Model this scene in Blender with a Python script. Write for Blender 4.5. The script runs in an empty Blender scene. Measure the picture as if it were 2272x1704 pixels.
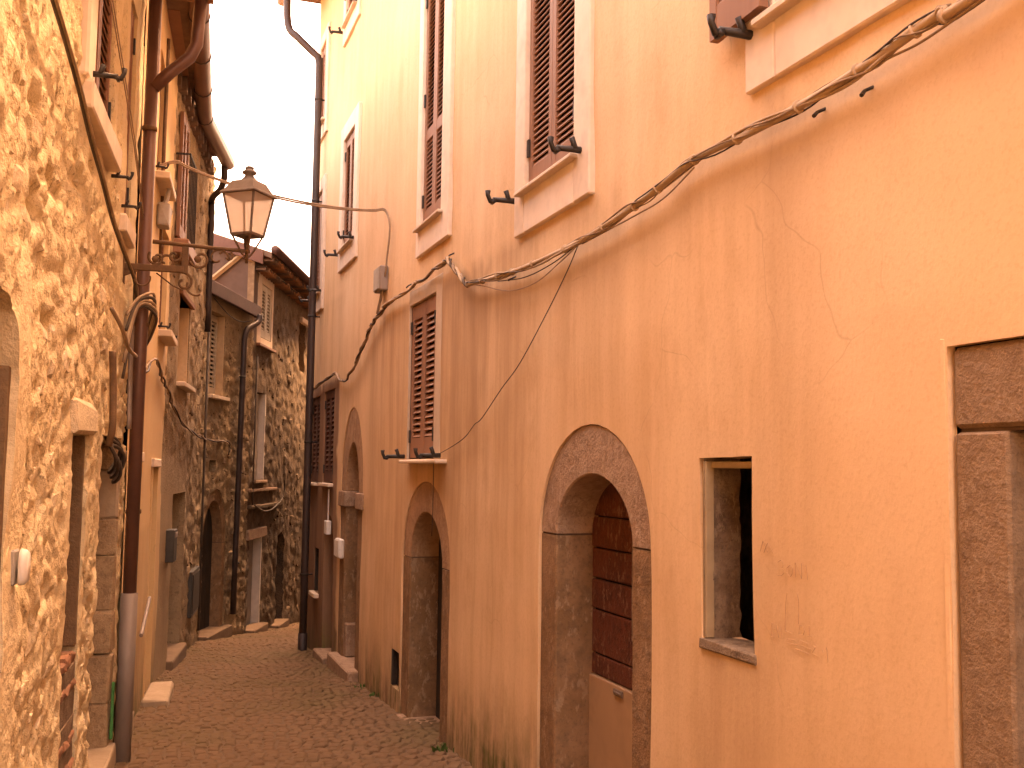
import bpy, bmesh, math, random
from mathutils import Vector, Matrix, noise, geometry
import numpy as np
random.seed(7)
rad = math.radians
scene = bpy.context.scene

# ------------------------------------------------------------------ camera
cam = bpy.data.cameras.new('camera')
cam.sensor_width = 36.0
cam.lens = 36.0 * 2300.0 / 2272.0
cam.clip_start = 0.05
cam.clip_end = 2000.0
cam_ob = bpy.data.objects.new('camera', cam)
scene.collection.objects.link(cam_ob)
EYE = 1.7
cam_ob.matrix_world = Matrix.Translation((0, 0, EYE)) @ Matrix.Rotation(rad(94.7), 4, 'X') @ Matrix.Rotation(rad(0.75), 4, 'Z')
scene.camera = cam_ob
scene.cycles.max_bounces = 6
scene.cycles.diffuse_bounces = 4
scene.cycles.glossy_bounces = 2

# ------------------------------------------------------------------ sky, sun, exposure
SUN_AZ, SUN_EL = 48.0, 63.0          # compass angle from +Y towards +X, height above the horizon
world = bpy.data.worlds.new('World')
scene.world = world
world.use_nodes = True
wn = world.node_tree.nodes
bg = wn['Background']
sky = wn.new('ShaderNodeTexSky')
sky.sky_type = 'NISHITA'
sky.sun_disc = False
sky.sun_elevation = rad(SUN_EL)
sky.sun_rotation = rad(SUN_AZ)
sky.air_density = 1.0
sky.dust_density = 6.0
sky.ozone_density = 0.6
bg.inputs['Strength'].default_value = 0.15
world.node_tree.links.new(sky.outputs[0], bg.inputs['Color'])
sl = bpy.data.lights.new('sun', 'SUN')
sl.energy = 1.5
sl.angle = rad(12)
sl.color = (1.0, 0.93, 0.82)
so = bpy.data.objects.new('sun', sl)
scene.collection.objects.link(so)
sd = Vector((math.sin(rad(SUN_AZ)) * math.cos(rad(SUN_EL)), math.cos(rad(SUN_AZ)) * math.cos(rad(SUN_EL)), math.sin(rad(SUN_EL))))
so.rotation_euler = sd.to_track_quat('Z', 'Y').to_euler()
vs = scene.view_settings
vs.view_transform = 'Standard'
vs.look = 'None'
vs.gamma = 1.0
vs.use_curve_mapping = False
vs.exposure = 4.1
vs.use_white_balance = True
vs.white_balance_temperature = 18000
vs.white_balance_tint = 40

# ------------------------------------------------------------------ helpers
COL = scene.collection

def gz(y):
    """height of the lane at distance y: it falls away from the camera"""
    return float(np.interp(y, [-200, -10, 0, 6.5, 8.3, 10, 13.4, 15.9, 19.3, 30, 200], [.1, .1, .1, -.13, -.24, -.33, -.55, -.83, -1.19, -2.2, -2.2]))

class Frame:
    """a facade: s metres along it, z up, o metres out of it towards the lane"""
    def __init__(self, x, y, az, side):
        a = rad(az)
        self.o = Vector((x, y)); self.u = Vector((math.sin(a), math.cos(a)))
        self.n = Vector((-self.u.y, self.u.x)) * side
        self.x = self.u if side > 0 else -self.u
        self.ang = math.atan2(self.x.y, self.x.x); self.side = side
    def pt(self, s, z, o=0.0):
        q = self.o + self.u * s + self.n * o
        return Vector((q.x, q.y, z))

def right_frame(d, az):
    a = rad(az); return Frame(d * math.cos(a), -d * math.sin(a), az, 1)
def left_frame(d, az):
    a = rad(az); return Frame(-d * math.cos(a), d * math.sin(a), az, -1)
FR = right_frame(2.0, -19.5)
FA = left_frame(.75, -14.5)
FC = Frame(-3.28, 9.69, -11, -1)
FD = Frame(-4.08, 13.8, 2, -1)
FE = Frame(-4.01, 15.85, 0, -1)

def wloc(o):
    v = Vector((0, 0, 0))
    while o is not None:
        v += o.location; o = o.parent
    return v

def thing(name, label, cat, loc, group=None):
    o = bpy.data.objects.new(name, None)
    o.empty_display_size = .1
    COL.objects.link(o); o.location = loc
    o['label'] = label; o['category'] = cat
    if group: o['group'] = group
    return o

def tag(o, label, cat, group=None):
    o['label'] = label; o['category'] = cat
    if group: o['group'] = group
    return o

def mesh_data(name, vs_, fs, mat, smooth=False):
    me = bpy.data.meshes.new(name)
    me.from_pydata([tuple(v) for v in vs_], [], fs)
    me.materials.append(mat)
    if smooth:
        me.polygons.foreach_set('use_smooth', [True] * len(me.polygons))
    me.update()
    return me

def ob(name, vf, mat, parent=None, smooth=False):
    """one mesh object from world-space vertices and faces, parented to an unrotated thing or part"""
    v, f = vf
    off = wloc(parent) if parent else None
    if off is not None:
        v = [Vector(p) - off for p in v]
        me = mesh_data(name, v, f, mat, smooth)
        o = bpy.data.objects.new(name, me); COL.objects.link(o); o.parent = parent
    else:
        c = Vector((0, 0, 0))
        for p in v: c += Vector(p)
        c /= len(v); zmin = min(p[2] for p in v); c.z = zmin
        me = mesh_data(name, [Vector(p) - c for p in v], f, mat, smooth)
        o = bpy.data.objects.new(name, me); COL.objects.link(o); o.location = c
    return o

def inst(name, me, parent, loc, rot):
    """a copy of shared mesh data placed in world space under an unrotated parent"""
    o = bpy.data.objects.new(name, me); COL.objects.link(o)
    o.parent = parent
    o.location = Vector(loc) - (wloc(parent) if parent else Vector((0, 0, 0)))
    o.rotation_euler = rot
    return o

def join(*parts):
    V, F = [], []
    for v, f in parts:
        k = len(V); V += list(v); F += [[i + k for i in q] for q in f]
    return V, F

def hull(pts):
    bm = bmesh.new()
    for p in pts: bm.verts.new(p)
    bmesh.ops.convex_hull(bm, input=bm.verts)
    loose = [v for v in bm.verts if not v.link_faces]
    if loose: bmesh.ops.delete(bm, geom=loose, context='VERTS')
    bmesh.ops.dissolve_limit(bm, angle_limit=rad(2), verts=bm.verts, edges=bm.edges)
    bmesh.ops.recalc_face_normals(bm, faces=bm.faces)
    bm.verts.index_update()
    V = [v.co.copy() for v in bm.verts]; F = [[v.index for v in f.verts] for f in bm.faces]
    bm.free()
    return V, F

def chamfer_pts(x0, x1, y0, y1, z0, z1, b):
    P = []
    for x, sx in ((x0, 1), (x1, -1)):
        for y, sy in ((y0, 1), (y1, -1)):
            for z, sz in ((z0, 1), (z1, -1)):
                P += [(x, y + sy * b, z + sz * b), (x + sx * b, y, z + sz * b), (x + sx * b, y + sy * b, z)]
    return P

def box(fr, s0, s1, z0, z1, o0, o1, b=.004, jit=0.0):
    """chamfered block in facade coordinates"""
    b = min(b, abs(s1 - s0) * .3, abs(z1 - z0) * .3, abs(o1 - o0) * .3)
    P = chamfer_pts(min(s0, s1), max(s0, s1), min(o0, o1), max(o0, o1), min(z0, z1), max(z0, z1), b)
    r = random.uniform
    return hull([fr.pt(s + r(-jit, jit), z + r(-jit, jit), o + r(-jit, jit)) for s, o, z in P])

def wbox(x0, x1, y0, y1, z0, z1, b=.004):
    return hull([Vector(p) for p in chamfer_pts(x0, x1, y0, y1, z0, z1, b)])

def lbox(x0, x1, y0, y1, z0, z1):
    V = [Vector((x, y, z)) for x in (x0, x1) for y in (y0, y1) for z in (z0, z1)]
    return V, [[0, 1, 3, 2], [4, 6, 7, 5], [0, 4, 5, 1], [2, 3, 7, 6], [0, 2, 6, 4], [1, 5, 7, 3]]

def smooth_path(P, n=6):
    P = [Vector(p) for p in P]
    if len(P) < 3: return P
    Q = [P[0] * 2 - P[1]] + P + [P[-1] * 2 - P[-2]]
    out = []
    for i in range(1, len(Q) - 2):
        a, b, c, d = Q[i - 1], Q[i], Q[i + 1], Q[i + 2]
        for k in range(n):
            t = k / n
            out.append(.5 * ((2 * b) + (c - a) * t + (2 * a - 5 * b + 4 * c - d) * t * t + (3 * b - a - 3 * c + d) * t ** 3))
    out.append(P[-1])
    return out

def tube(P, r, seg=8, cap=True):
    P = [Vector(p) for p in P]
    V, F = [], []
    prev = None
    for i, p in enumerate(P):
        d = (P[min(i + 1, len(P) - 1)] - P[max(i - 1, 0)])
        if d.length < 1e-9: d = Vector((0, 0, 1))
        d.normalize()
        if prev is None:
            a = Vector((0, 0, 1)) if abs(d.z) < .9 else Vector((1, 0, 0))
            e = d.cross(a).normalized()
        else:
            e = (prev - d * prev.dot(d))
            e = e.normalized() if e.length > 1e-6 else d.orthogonal().normalized()
        prev = e; f = d.cross(e)
        rr = r[i] if isinstance(r, (list, tuple)) else r
        for k in range(seg):
            t = 2 * math.pi * k / seg
            V.append(p + (e * math.cos(t) + f * math.sin(t)) * rr)
    n = len(P)
    for i in range(n - 1):
        for k in range(seg):
            a = i * seg + k; b = i * seg + (k + 1) % seg
            F.append([a, b, b + seg, a + seg])
    if cap:
        F.append(list(range(seg))[::-1]); F.append(list(range((n - 1) * seg, n * seg)))
    return V, F

def helix(P, R_, turns, ph):
    """path winding around another path"""
    out = []; n = len(P)
    for i, p in enumerate(P):
        d = (P[min(i + 1, n - 1)] - P[max(i - 1, 0)]).normalized()
        e = d.orthogonal().normalized()
        a = Vector((0, 0, 1)); e = (a - d * a.dot(d)); e = e.normalized() if e.length > .05 else d.orthogonal().normalized()
        f = d.cross(e)
        t = 2 * math.pi * turns * i / n + ph + .8 * math.sin(i * .37 + ph)
        rr = R_ * (1 + .35 * math.sin(i * .51 + 2 * ph))
        out.append(p + (e * math.cos(t) + f * math.sin(t)) * rr)
    return out

def ring(c, d, r, r2, seg=10):
    """a small clamp or cable tie around direction d"""
    d = Vector(d).normalized(); c = Vector(c)
    return tube([c - d * r2, c - d * r2 * .6, c + d * r2 * .6, c + d * r2], [r * .93, r, r, r * .93], seg)

def arch(s0, s1, zb, zs, rise, n=16):
    """outline of an arched opening, from the lower near corner round to the lower far corner"""
    c = (s0 + s1) / 2; h = (s1 - s0) / 2
    P = [(s0, zb)]
    for i in range(n + 1):
        t = math.pi * (1 - i / n)
        P.append((c + h * math.cos(t), zs + rise * math.sin(t)))
    P.append((s1, zb))
    return P

def rect(s0, s1, z0, z1):
    return [(s0, z0), (s0, z1), (s1, z1), (s1, z0)]

def densify(P, d):
    out = []
    for i, a in enumerate(P):
        b = P[(i + 1) % len(P)]
        L = math.hypot(b[0] - a[0], b[1] - a[1]); n = max(1, int(L / d))
        for k in range(n):
            t = k / n; out.append((a[0] + (b[0] - a[0]) * t, a[1] + (b[1] - a[1]) * t))
    return out

def inside(X, Y, P):
    r = np.zeros(len(X), bool); n = len(P)
    for i in range(n):
        x0, y0 = P[i]; x1, y1 = P[(i + 1) % n]
        if y0 == y1: continue
        c = ((y0 > Y) != (y1 > Y)) & (X < (x1 - x0) * (Y - y0) / (y1 - y0) + x0)
        r ^= c
    return r

def edge_dist(X, Y, P):
    m = np.full(len(X), 1e9); n = len(P)
    for i in range(n):
        a = P[i]; b = P[(i + 1) % n]
        dx, dy = b[0] - a[0], b[1] - a[1]; L = dx * dx + dy * dy + 1e-12
        t = np.clip(((X - a[0]) * dx + (Y - a[1]) * dy) / L, 0, 1)
        m = np.minimum(m, np.hypot(X - a[0] - t * dx, Y - a[1] - t * dy))
    return m

def facade(name, fr, root, outline, holes, mat, grid, disp, attrs=None, depth=.25, smooth=True, edge_grid=None):
    """plastered or rubble wall sheet with openings cut through it and reveals running back from them"""
    rng = np.random.default_rng(3)
    eg = edge_grid or grid
    loops = [densify(outline, grid)] + [densify(h[0], eg) for h in holes]
    pts, edges = [], []
    for L in loops:
        k = len(pts); pts += L
        edges += [(k + i, k + (i + 1) % len(L)) for i in range(len(L))]
    xs = [p[0] for p in outline]; zs = [p[1] for p in outline]
    gx, gy = np.meshgrid(np.arange(min(xs), max(xs), grid), np.arange(min(zs), max(zs), grid))
    gx = gx.ravel() + rng.uniform(-.2, .2, gx.size) * grid; gy = gy.ravel() + rng.uniform(-.2, .2, gy.size) * grid
    keep = inside(gx, gy, outline) & (edge_dist(gx, gy, outline) > grid * .5)
    for h in holes:
        keep &= ~inside(gx, gy, h[0]); keep &= edge_dist(gx, gy, h[0]) > eg * .5
    pts += list(zip(gx[keep].tolist(), gy[keep].tolist()))
    r = geometry.delaunay_2d_cdt([Vector(p) for p in pts], edges, [], 0, 1e-6)
    V2 = np.array([(v.x, v.y) for v in r[0]]); T = np.array([list(f) for f in r[2]])
    c = V2[T].mean(axis=1)
    k = inside(c[:, 0], c[:, 1], outline)
    for h in holes: k &= ~inside(c[:, 0], c[:, 1], h[0])
    T = T[k]
    V = [fr.pt(s, z, disp(s, z)) for s, z in V2]
    F = [list(t) if fr.side < 0 else list(t)[::-1] for t in T.tolist()]
    S = [(s, z) for s, z in V2]
    # reveals
    for h in holes:
        L = densify(h[0], eg); dd = h[1]
        n = len(L)
        steps = max(2, int(dd / max(eg * 1.5, .04)))
        base = len(V)
        for j in range(steps + 1):
            q = j / steps
            for s, z in L:
                d0 = disp(s, z)
                w = h[2] if len(h) > 2 else 0
                o = d0 * (1 - q) - dd * q
                if w and 0 < j:
                    e = w * noise.noise(Vector((s * 9, z * 9, q * 3)))
                    V.append(fr.pt(s + e, z + e * .7, o))
                else:
                    V.append(fr.pt(s, z, o))
                S.append((s, z))
        for j in range(steps):
            for i in range(n):
                a = base + j * n + i; b = base + j * n + (i + 1) % n
                q = [a, b, b + n, a + n]
                F.append(q if fr.side < 0 else q[::-1])
    o = ob(name, (V, F), mat, root, smooth)
    for an, fn in (attrs or {}).items():
        at = o.data.attributes.new(an, 'FLOAT', 'POINT')
        at.data.foreach_set('value', [float(fn(s, z)) for s, z in S])
    return o

def strip_block(fr, outer, inner, o0, o1, b=.008, jit=.002):
    """a stone block of a door surround: a strip between two polylines with chamfered front edges"""
    prof = [(0, o1, 0), (0, o0 - b, 0), (.0, o0, 1), (1.0, o0, -1), (1, o0 - b, 0), (1, o1, 0)]
    n = len(outer); V, F = [], []
    for i in range(n):
        a = Vector(outer[i]); c = Vector(inner[i]); L = (c - a).length
        for w, o, e in prof:
            t = min(max(w + e * b / L, 0), 1)
            p = a.lerp(c, t)
            j = jit * noise.noise(Vector((p.x * 14, p.y * 14, o * 20)))
            V.append(fr.pt(p.x + j, p.y + j, o + (j if o == o0 else 0)))
    m = len(prof)
    for i in range(n - 1):
        for k in range(m):
            a = i * m + k; b_ = i * m + (k + 1) % m
            F.append([a, b_, b_ + m, a + m])
    F.append(list(range(m))[::-1]); F.append(list(range((n - 1) * m, n * m)))
    V, F = V, F
    bm = bmesh.new(); vv = [bm.verts.new(p) for p in V]
    for f in F: bm.faces.new([vv[i] for i in f])
    bmesh.ops.recalc_face_normals(bm, faces=bm.faces)
    F = [[v.index for v in f.verts] for f in bm.faces]
    bm.verts.index_update(); F = [[v.index for v in f.verts] for f in bm.faces]
    bm.free()
    return V, F

def lerp_line(a, b, n):
    return [(a[0] + (b[0] - a[0]) * i / n, a[1] + (b[1] - a[1]) * i / n) for i in range(n + 1)]

def fbm(x, y, z=0.0, oct_=4):
    return noise.fractal(Vector((x, y, z)), 1.0, 2.1, oct_)

# ------------------------------------------------------------------ materials
class G:
    """small wrapper for building a node material"""
    def __init__(self, name, rough=.9):
        self.m = bpy.data.materials.new(name); self.m.use_nodes = True
        self.t = self.m.node_tree; self.b = self.t.nodes['Principled BSDF']
        self.b.inputs['Roughness'].default_value = rough
        self.b.inputs['Specular IOR Level'].default_value = .25
        self.geo = self.t.nodes.new('ShaderNodeNewGeometry')
        self.pos = self.geo.outputs['Position']
    def n(self, ty, **k):
        x = self.t.nodes.new(ty)
        for a, v in k.items(): setattr(x, a, v)
        return x
    def l(self, a, b): self.t.links.new(a, b)
    def mapping(self, rot=0.0, scale=(1, 1, 1), src=None):
        x = self.n('ShaderNodeMapping'); x.inputs['Rotation'].default_value = (0, 0, rot)
        self.l(src or self.pos, x.inputs['Vector'])
        y = self.n('ShaderNodeVectorMath', operation='MULTIPLY'); self.l(x.outputs[0], y.inputs[0]); y.inputs[1].default_value = scale
        return y.outputs[0]
    def noise(self, scale, detail=4, rough=.55, vec=None, dist=0.0):
        x = self.n('ShaderNodeTexNoise'); x.inputs['Scale'].default_value = scale; x.inputs['Detail'].default_value = detail
        x.inputs['Roughness'].default_value = rough; x.inputs['Distortion'].default_value = dist
        self.l(vec or self.pos, x.inputs['Vector']); return x.outputs['Fac']
    def vor(self, scale, vec=None, feature='F1', out='Distance', rnd=1.0):
        x = self.n('ShaderNodeTexVoronoi', feature=feature); x.inputs['Scale'].default_value = scale
        x.inputs['Randomness'].default_value = rnd
        self.l(vec or self.pos, x.inputs['Vector']); return x.outputs[out]
    def ramp(self, fac, a, b, lo=0.0, hi=1.0):
        x = self.n('ShaderNodeMapRange'); x.inputs['From Min'].default_value = a; x.inputs['From Max'].default_value = b
        x.inputs['To Min'].default_value = lo; x.inputs['To Max'].default_value = hi
        self.l(fac, x.inputs['Value']); return x.outputs[0]
    def mul(self, a, b, op='MULTIPLY'):
        x = self.n('ShaderNodeMath', operation=op); x.use_clamp = False
        for i, v in enumerate((a, b)):
            if isinstance(v, (int, float)): x.inputs[i].default_value = v
            else: self.l(v, x.inputs[i])
        return x.outputs[0]
    def mix(self, fac, a, b, mode='MIX'):
        x = self.n('ShaderNodeMix', data_type='RGBA', blend_type=mode)
        if isinstance(fac, (int, float)): x.inputs[0].default_value = fac
        else: self.l(fac, x.inputs[0])
        for i, v in ((6, a), (7, b)):
            if isinstance(v, tuple): x.inputs[i].default_value = v + (1.0,)
            else: self.l(v, x.inputs[i])
        return x.outputs[2]
    def attr(self, name):
        x = self.n('ShaderNodeAttribute', attribute_name=name); return x.outputs['Fac']
    def objrand(self):
        return self.n('ShaderNodeObjectInfo').outputs['Random']
    def color(self, c):
        if isinstance(c, tuple): self.b.inputs['Base Color'].default_value = c + (1.0,)
        else: self.l(c, self.b.inputs['Base Color'])
    def bump(self, h, strength=.3, dist=.01):
        x = self.n('ShaderNodeBump'); x.inputs['Strength'].default_value = strength; x.inputs['Distance'].default_value = dist
        self.l(h, x.inputs['Height']); self.l(x.outputs[0], self.b.inputs['Normal'])

def simple(name, c, c2=None, scale=8.0, rough=.8, bump=.25, bd=.004, metallic=0.0, stretch=(1, 1, 1), spec=.25):
    g = G(name, rough)
    v = g.mapping(0, stretch)
    f = g.noise(scale, 3, .65, v)
    f2 = g.noise(scale * 6, 2, .7, v)
    c2 = c2 or tuple(x * .6 for x in c)
    col = g.mix(g.ramp(f, .35, .68), c, c2)
    col = g.mix(g.mul(g.ramp(f2, .45, .75), .35), col, tuple(x * .55 for x in c))
    col = g.mix(g.mul(g.objrand(), .3), col, tuple(min(1, x * 1.25) for x in c))
    g.color(col)
    if bump >= .2: g.bump(g.mul(f2, g.mul(f, .7), 'ADD'), bump, bd)
    g.b.inputs['Metallic'].default_value = metallic
    g.b.inputs['Specular IOR Level'].default_value = spec
    return g.m

def plaster(name, base, pale, dark, rot, streak=.55, moss=True):
    g = G(name, .92)
    q = g.mapping(rot, (1, 1, 1))
    st = g.mapping(rot, (3.0, 5.0, .35))
    big = g.noise(.7, 4, .5, q)
    mid = g.noise(3.2, 5, .72, g.mapping(rot, (1.3, 1.3, .8)))
    fine = g.noise(60, 2, .7, q)
    s1 = g.noise(1.0, 4, .7, st)
    s2 = g.noise(2.6, 4, .7, st)
    col = g.mix(g.ramp(big, .38, .66), base, pale)
    col = g.mix(g.mul(g.ramp(mid, .5, .75), g.mul(g.attr('grime'), .6)), col, dark)
    sf = g.mul(g.mul(g.ramp(s1, .40, .64), g.mul(g.attr('grime'), streak)), g.ramp(big, .75, .3, .35, 1.0))
    col = g.mix(sf, col, dark)
    col = g.mix(g.mul(g.ramp(s2, .55, .8), .22), col, pale)
    col = g.mix(g.mul(g.ramp(fine, .5, .8), .30), col, dark)
    # hairline cracks
    wob = g.n('ShaderNodeMix', data_type='VECTOR'); 
    nz = g.n('ShaderNodeTexNoise'); nz.inputs['Scale'].default_value = 2.5; nz.inputs['Detail'].default_value = 2
    g.l(q, nz.inputs['Vector'])
    wob.inputs[0].default_value = .28; g.l(q, wob.inputs[4]); g.l(nz.outputs['Color'], wob.inputs[5])
    ed = g.vor(1.9, wob.outputs[1], 'DISTANCE_TO_EDGE')
    cr = g.mul(g.ramp(ed, .0, .006, 1, 0), g.ramp(g.noise(1.3, 3, .5, q), .52, .62))
    col = g.mix(g.mul(cr, .24), col, tuple(x * .45 for x in dark))
    # attributes painted on the wall: soft cable shadow as a darker band, other paint, damp foot, streaks of dirt
    cshade = g.attr('cable_shade'); col = g.mix(g.mul(cshade, g.ramp(mid, .25, .7, .55, 1.0)), col, (.44, .30, .205))
    bl = g.attr('wash'); col = g.mix(g.mul(bl, g.ramp(s1, .35, .7, .35, 1.0)), col, tuple(x * .62 for x in dark))
    pa = g.attr('paint'); col = g.mix(pa, col, g.mix(g.ramp(s1, .35, .7), (.30, .165, .10), (.20, .105, .065)))
    dm = g.mul(g.attr('damp'), g.ramp(g.mul(s2, mid, 'ADD'), .75, 1.2, .25, 1.1))
    col = g.mix(dm, col, g.mix(g.ramp(mid, .4, .6), (.16, .085, .045), (.12, .105, .035)))
    g.color(col)
    h = g.mul(g.mul(fine, .22), g.mul(mid, 1.6), 'ADD')
    g.bump(h, .22, .010)
    return g.m

def rubble(name, base, pale, dark, rot, cell=5.0, bump=.75, pits=.75):
    g = G(name, .95)
    q = g.mapping(rot, (1, 1, 1))
    big = g.noise(.9, 4, .55, q)
    mid = g.noise(6, 4, .68, q)
    fine = g.noise(42, 3, .7, q)
    vc = g.vor(cell, q, 'F1', 'Color')
    sep = g.n('ShaderNodeSeparateColor'); g.l(vc, sep.inputs[0])
    col = g.mix(g.ramp(big, .35, .68), base, pale)
    col = g.mix(g.mul(g.ramp(sep.outputs[0], .3, 1.0), .3), col, dark)
    col = g.mix(g.mul(g.ramp(mid, .5, .72), .45), col, dark)
    pit = g.ramp(g.noise(24, 3, .75, q), .56, .66)
    pitm = g.mul(pit, g.ramp(g.noise(3.4, 3, .6, q), .40, .55, .15, 1.0))
    col = g.mix(g.mul(pitm, pits), col, tuple(x * .4 for x in dark))
    col = g.mix(g.mul(g.ramp(fine, .55, .8), .25), col, tuple(x * .7 for x in dark))
    soot_shade = g.attr('soot_shade'); col = g.mix(g.mul(soot_shade, g.ramp(mid, .3, .65, .3, 1.0)), col, (.085, .065, .05))  # dark mix for grime and for the far lane's painted shade
    pl_ = g.attr('paint'); col = g.mix(pl_, col, g.mix(g.ramp(big, .4, .6), base, pale))
    g.color(col)
    h = g.mul(g.mul(fine, .6), mid, 'ADD')
    g.bump(h, bump, .02)
    return g.m

M = {}
M['plaster_r'] = plaster('orange_plaster', (.70, .455, .272), (.74, .51, .33), (.46, .25, .13), rad(19.5), .75)
M['plaster_b'] = plaster('ochre_plaster', (.66, .43, .23), (.70, .49, .28), (.48, .29, .16), rad(14.5), .25)
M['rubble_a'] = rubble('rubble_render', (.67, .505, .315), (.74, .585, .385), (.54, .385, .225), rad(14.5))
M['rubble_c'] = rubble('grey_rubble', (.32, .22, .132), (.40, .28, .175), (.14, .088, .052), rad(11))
M['rubble_e'] = rubble('shaded_rubble', (.17, .105, .063), (.235, .15, .09), (.068, .041, .027), 0)  # base colour darkened to carry the far lane's shade
M['stone_a'] = simple('field_stone', (.70, .56, .39), (.54, .40, .27), 9, .95, .6, .012)
M['shade_jamb'] = simple('shaded_jamb_plaster', (.20, .12, .07), (.13, .078, .046), 9, .95, .6, .012)  # dark brown carries the shade of the doorway reveals
M['stone_j'] = simple('worn_jamb_stone', (.40, .27, .165), (.28, .18, .11), 6, .95, .8, .02)
M['stone_c'] = simple('grey_field_stone', (.31, .215, .135), (.18, .115, .07), 9, .95, .6, .012)
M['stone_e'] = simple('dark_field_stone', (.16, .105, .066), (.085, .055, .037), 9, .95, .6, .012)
M['dressed'] = simple('dressed_stone', (.40, .27, .20), (.22, .13, .085), 3.2, .9, .6, .010)
M['dressed_brown'] = simple('brown_door_stone', (.27, .155, .095), (.17, .095, .055), 3.0, .9, .6, .010)
M['dressed_dark'] = simple('brown_dressed_stone', (.27, .175, .12), (.165, .10, .064), 30, .85, .6, .006)
M['surround'] = simple('pale_window_surround', (.74, .60, .49), (.66, .50, .385), 1.6, .9, .25, .006)
M['band'] = simple('grey_window_band', (.54, .41, .31), (.46, .33, .235), 2.0, .9, .25, .006)
M['sill'] = simple('marble_sill', (.70, .56, .44), (.58, .44, .33), 3, .7, .2, .004)
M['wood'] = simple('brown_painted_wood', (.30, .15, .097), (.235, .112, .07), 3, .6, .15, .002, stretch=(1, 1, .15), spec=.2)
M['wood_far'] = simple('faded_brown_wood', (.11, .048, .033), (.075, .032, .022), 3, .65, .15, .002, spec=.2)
M['wood_grey'] = simple('pale_painted_wood', (.56, .47, .37), (.44, .36, .28), 3, .7, .15, .002)
M['red_wood'] = simple('old_red_wood', (.145, .042, .026), (.075, .026, .018), 7, .75, .5, .004, stretch=(1, 1, 2.5))
M['beige_panel'] = simple('beige_painted_panel', (.45, .285, .18), (.38, .235, .145), 1.2, .6, .12, .002)
M['dark_wood'] = simple('dark_weathered_wood', (.05, .035, .025), (.03, .022, .016), 6, .8, .4, .004)
M['iron'] = simple('black_iron', (.02, .016, .014), (.035, .024, .018), 20, .55, .3, .002, spec=.4)
M['rust_iron'] = simple('rusty_iron', (.16, .085, .045), (.09, .05, .03), 18, .8, .4, .003)
M['lamp_metal'] = simple('dull_lamp_metal', (.17, .125, .10), (.11, .078, .06), 12, .7, .3, .002)
M['copper'] = simple('brown_sheet_metal', (.15, .068, .048), (.10, .048, .036), 4, .42, .1, .002, metallic=.25, spec=.4)
M['copper_far'] = simple('dark_brown_pipe', (.045, .026, .022), (.03, .018, .016), 4, .5, .1, .002, spec=.4)
M['copper_dull'] = simple('dull_purple_brown_metal', (.10, .05, .042), (.07, .036, .03), 4, .65, .1, .002, spec=.15)
M['zinc'] = simple('grey_zinc', (.27, .215, .185), (.20, .155, .13), 5, .6, .2, .002, metallic=.3, stretch=(1, 1, .3))
M['cable'] = simple('grey_brown_cable', (.32, .22, .15), (.22, .14, .09), 14, .7, .2, .002)
M['cable_pale'] = simple('pale_cable', (.44, .31, .21), (.32, .21, .13), 14, .7, .2, .002)
M['cable_dark'] = simple('dark_cable', (.06, .042, .032), (.10, .07, .05), 14, .6, .2, .002)
M['plastic'] = simple('white_plastic', (.74, .70, .65), (.66, .60, .54), 3, .45, .05, .001, spec=.4)
M['plastic_grey'] = simple('grey_plastic', (.40, .35, .30), (.30, .25, .21), 5, .6, .1, .001)
M['green_grey'] = simple('grey_green_metal', (.075, .07, .062), (.05, .045, .04), 6, .6, .1, .001)
M['green'] = simple('green_paint', (.03, .22, .07), (.02, .13, .045), 20, .7, .3, .003)
M['tile'] = simple('terracotta_tile', (.42, .20, .11), (.24, .115, .07), 7, .9, .4, .006)
M['old_tile'] = simple('old_mossy_tile', (.22, .135, .095), (.12, .08, .06), 7, .95, .4, .006)
M['brick'] = simple('worn_brick', (.30, .135, .08), (.23, .12, .08), 9, .95, .6, .006)
M['grey_wall'] = simple('grey_weathered_plaster', (.15, .105, .085), (.105, .07, .056), 2.0, .95, .5, .01)
M['beige_beam'] = simple('beige_flashing', (.40, .29, .18), (.30, .20, .12), 4, .85, .3, .004)
M['dark'] = simple('shaded_interior', (.03, .022, .018), (.045, .033, .026), 6, .95, .5, .01)  # near-black colour stands in for the shade inside openings
M['pale_lime'] = simple('peach_limewash', (.60, .42, .27), (.52, .35, .215), 3, .95, .3, .006)
M['white_lime'] = simple('white_limewash', (.62, .54, .47), (.50, .42, .36), 3, .95, .3, .006)
M['masonry'] = simple('old_reveal_masonry', (.24, .165, .115), (.13, .085, .057), 6, .95, .7, .014)
M['concrete'] = simple('pale_concrete', (.42, .31, .22), (.32, .23, .155), 5, .95, .4, .006)
M['step_far'] = simple('worn_step_stone', (.21, .135, .088), (.15, .095, .062), 5, .95, .4, .006)
M['ground'] = simple('ground_earth', (.17, .115, .075), (.11, .08, .05), 3, .95, .4, .01)
M['mortar'] = simple('cobble_mortar', (.125, .074, .044), (.095, .06, .034), 5, .95, .5, .01)
M['scratch'] = simple('scratched_plaster', (.42, .25, .15), (.36, .21, .125), 30, .95, .1, .001)
M['leaf'] = simple('weed_leaf', (.06, .11, .025), (.035, .07, .018), 30, .7, .1, .001)

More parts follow.
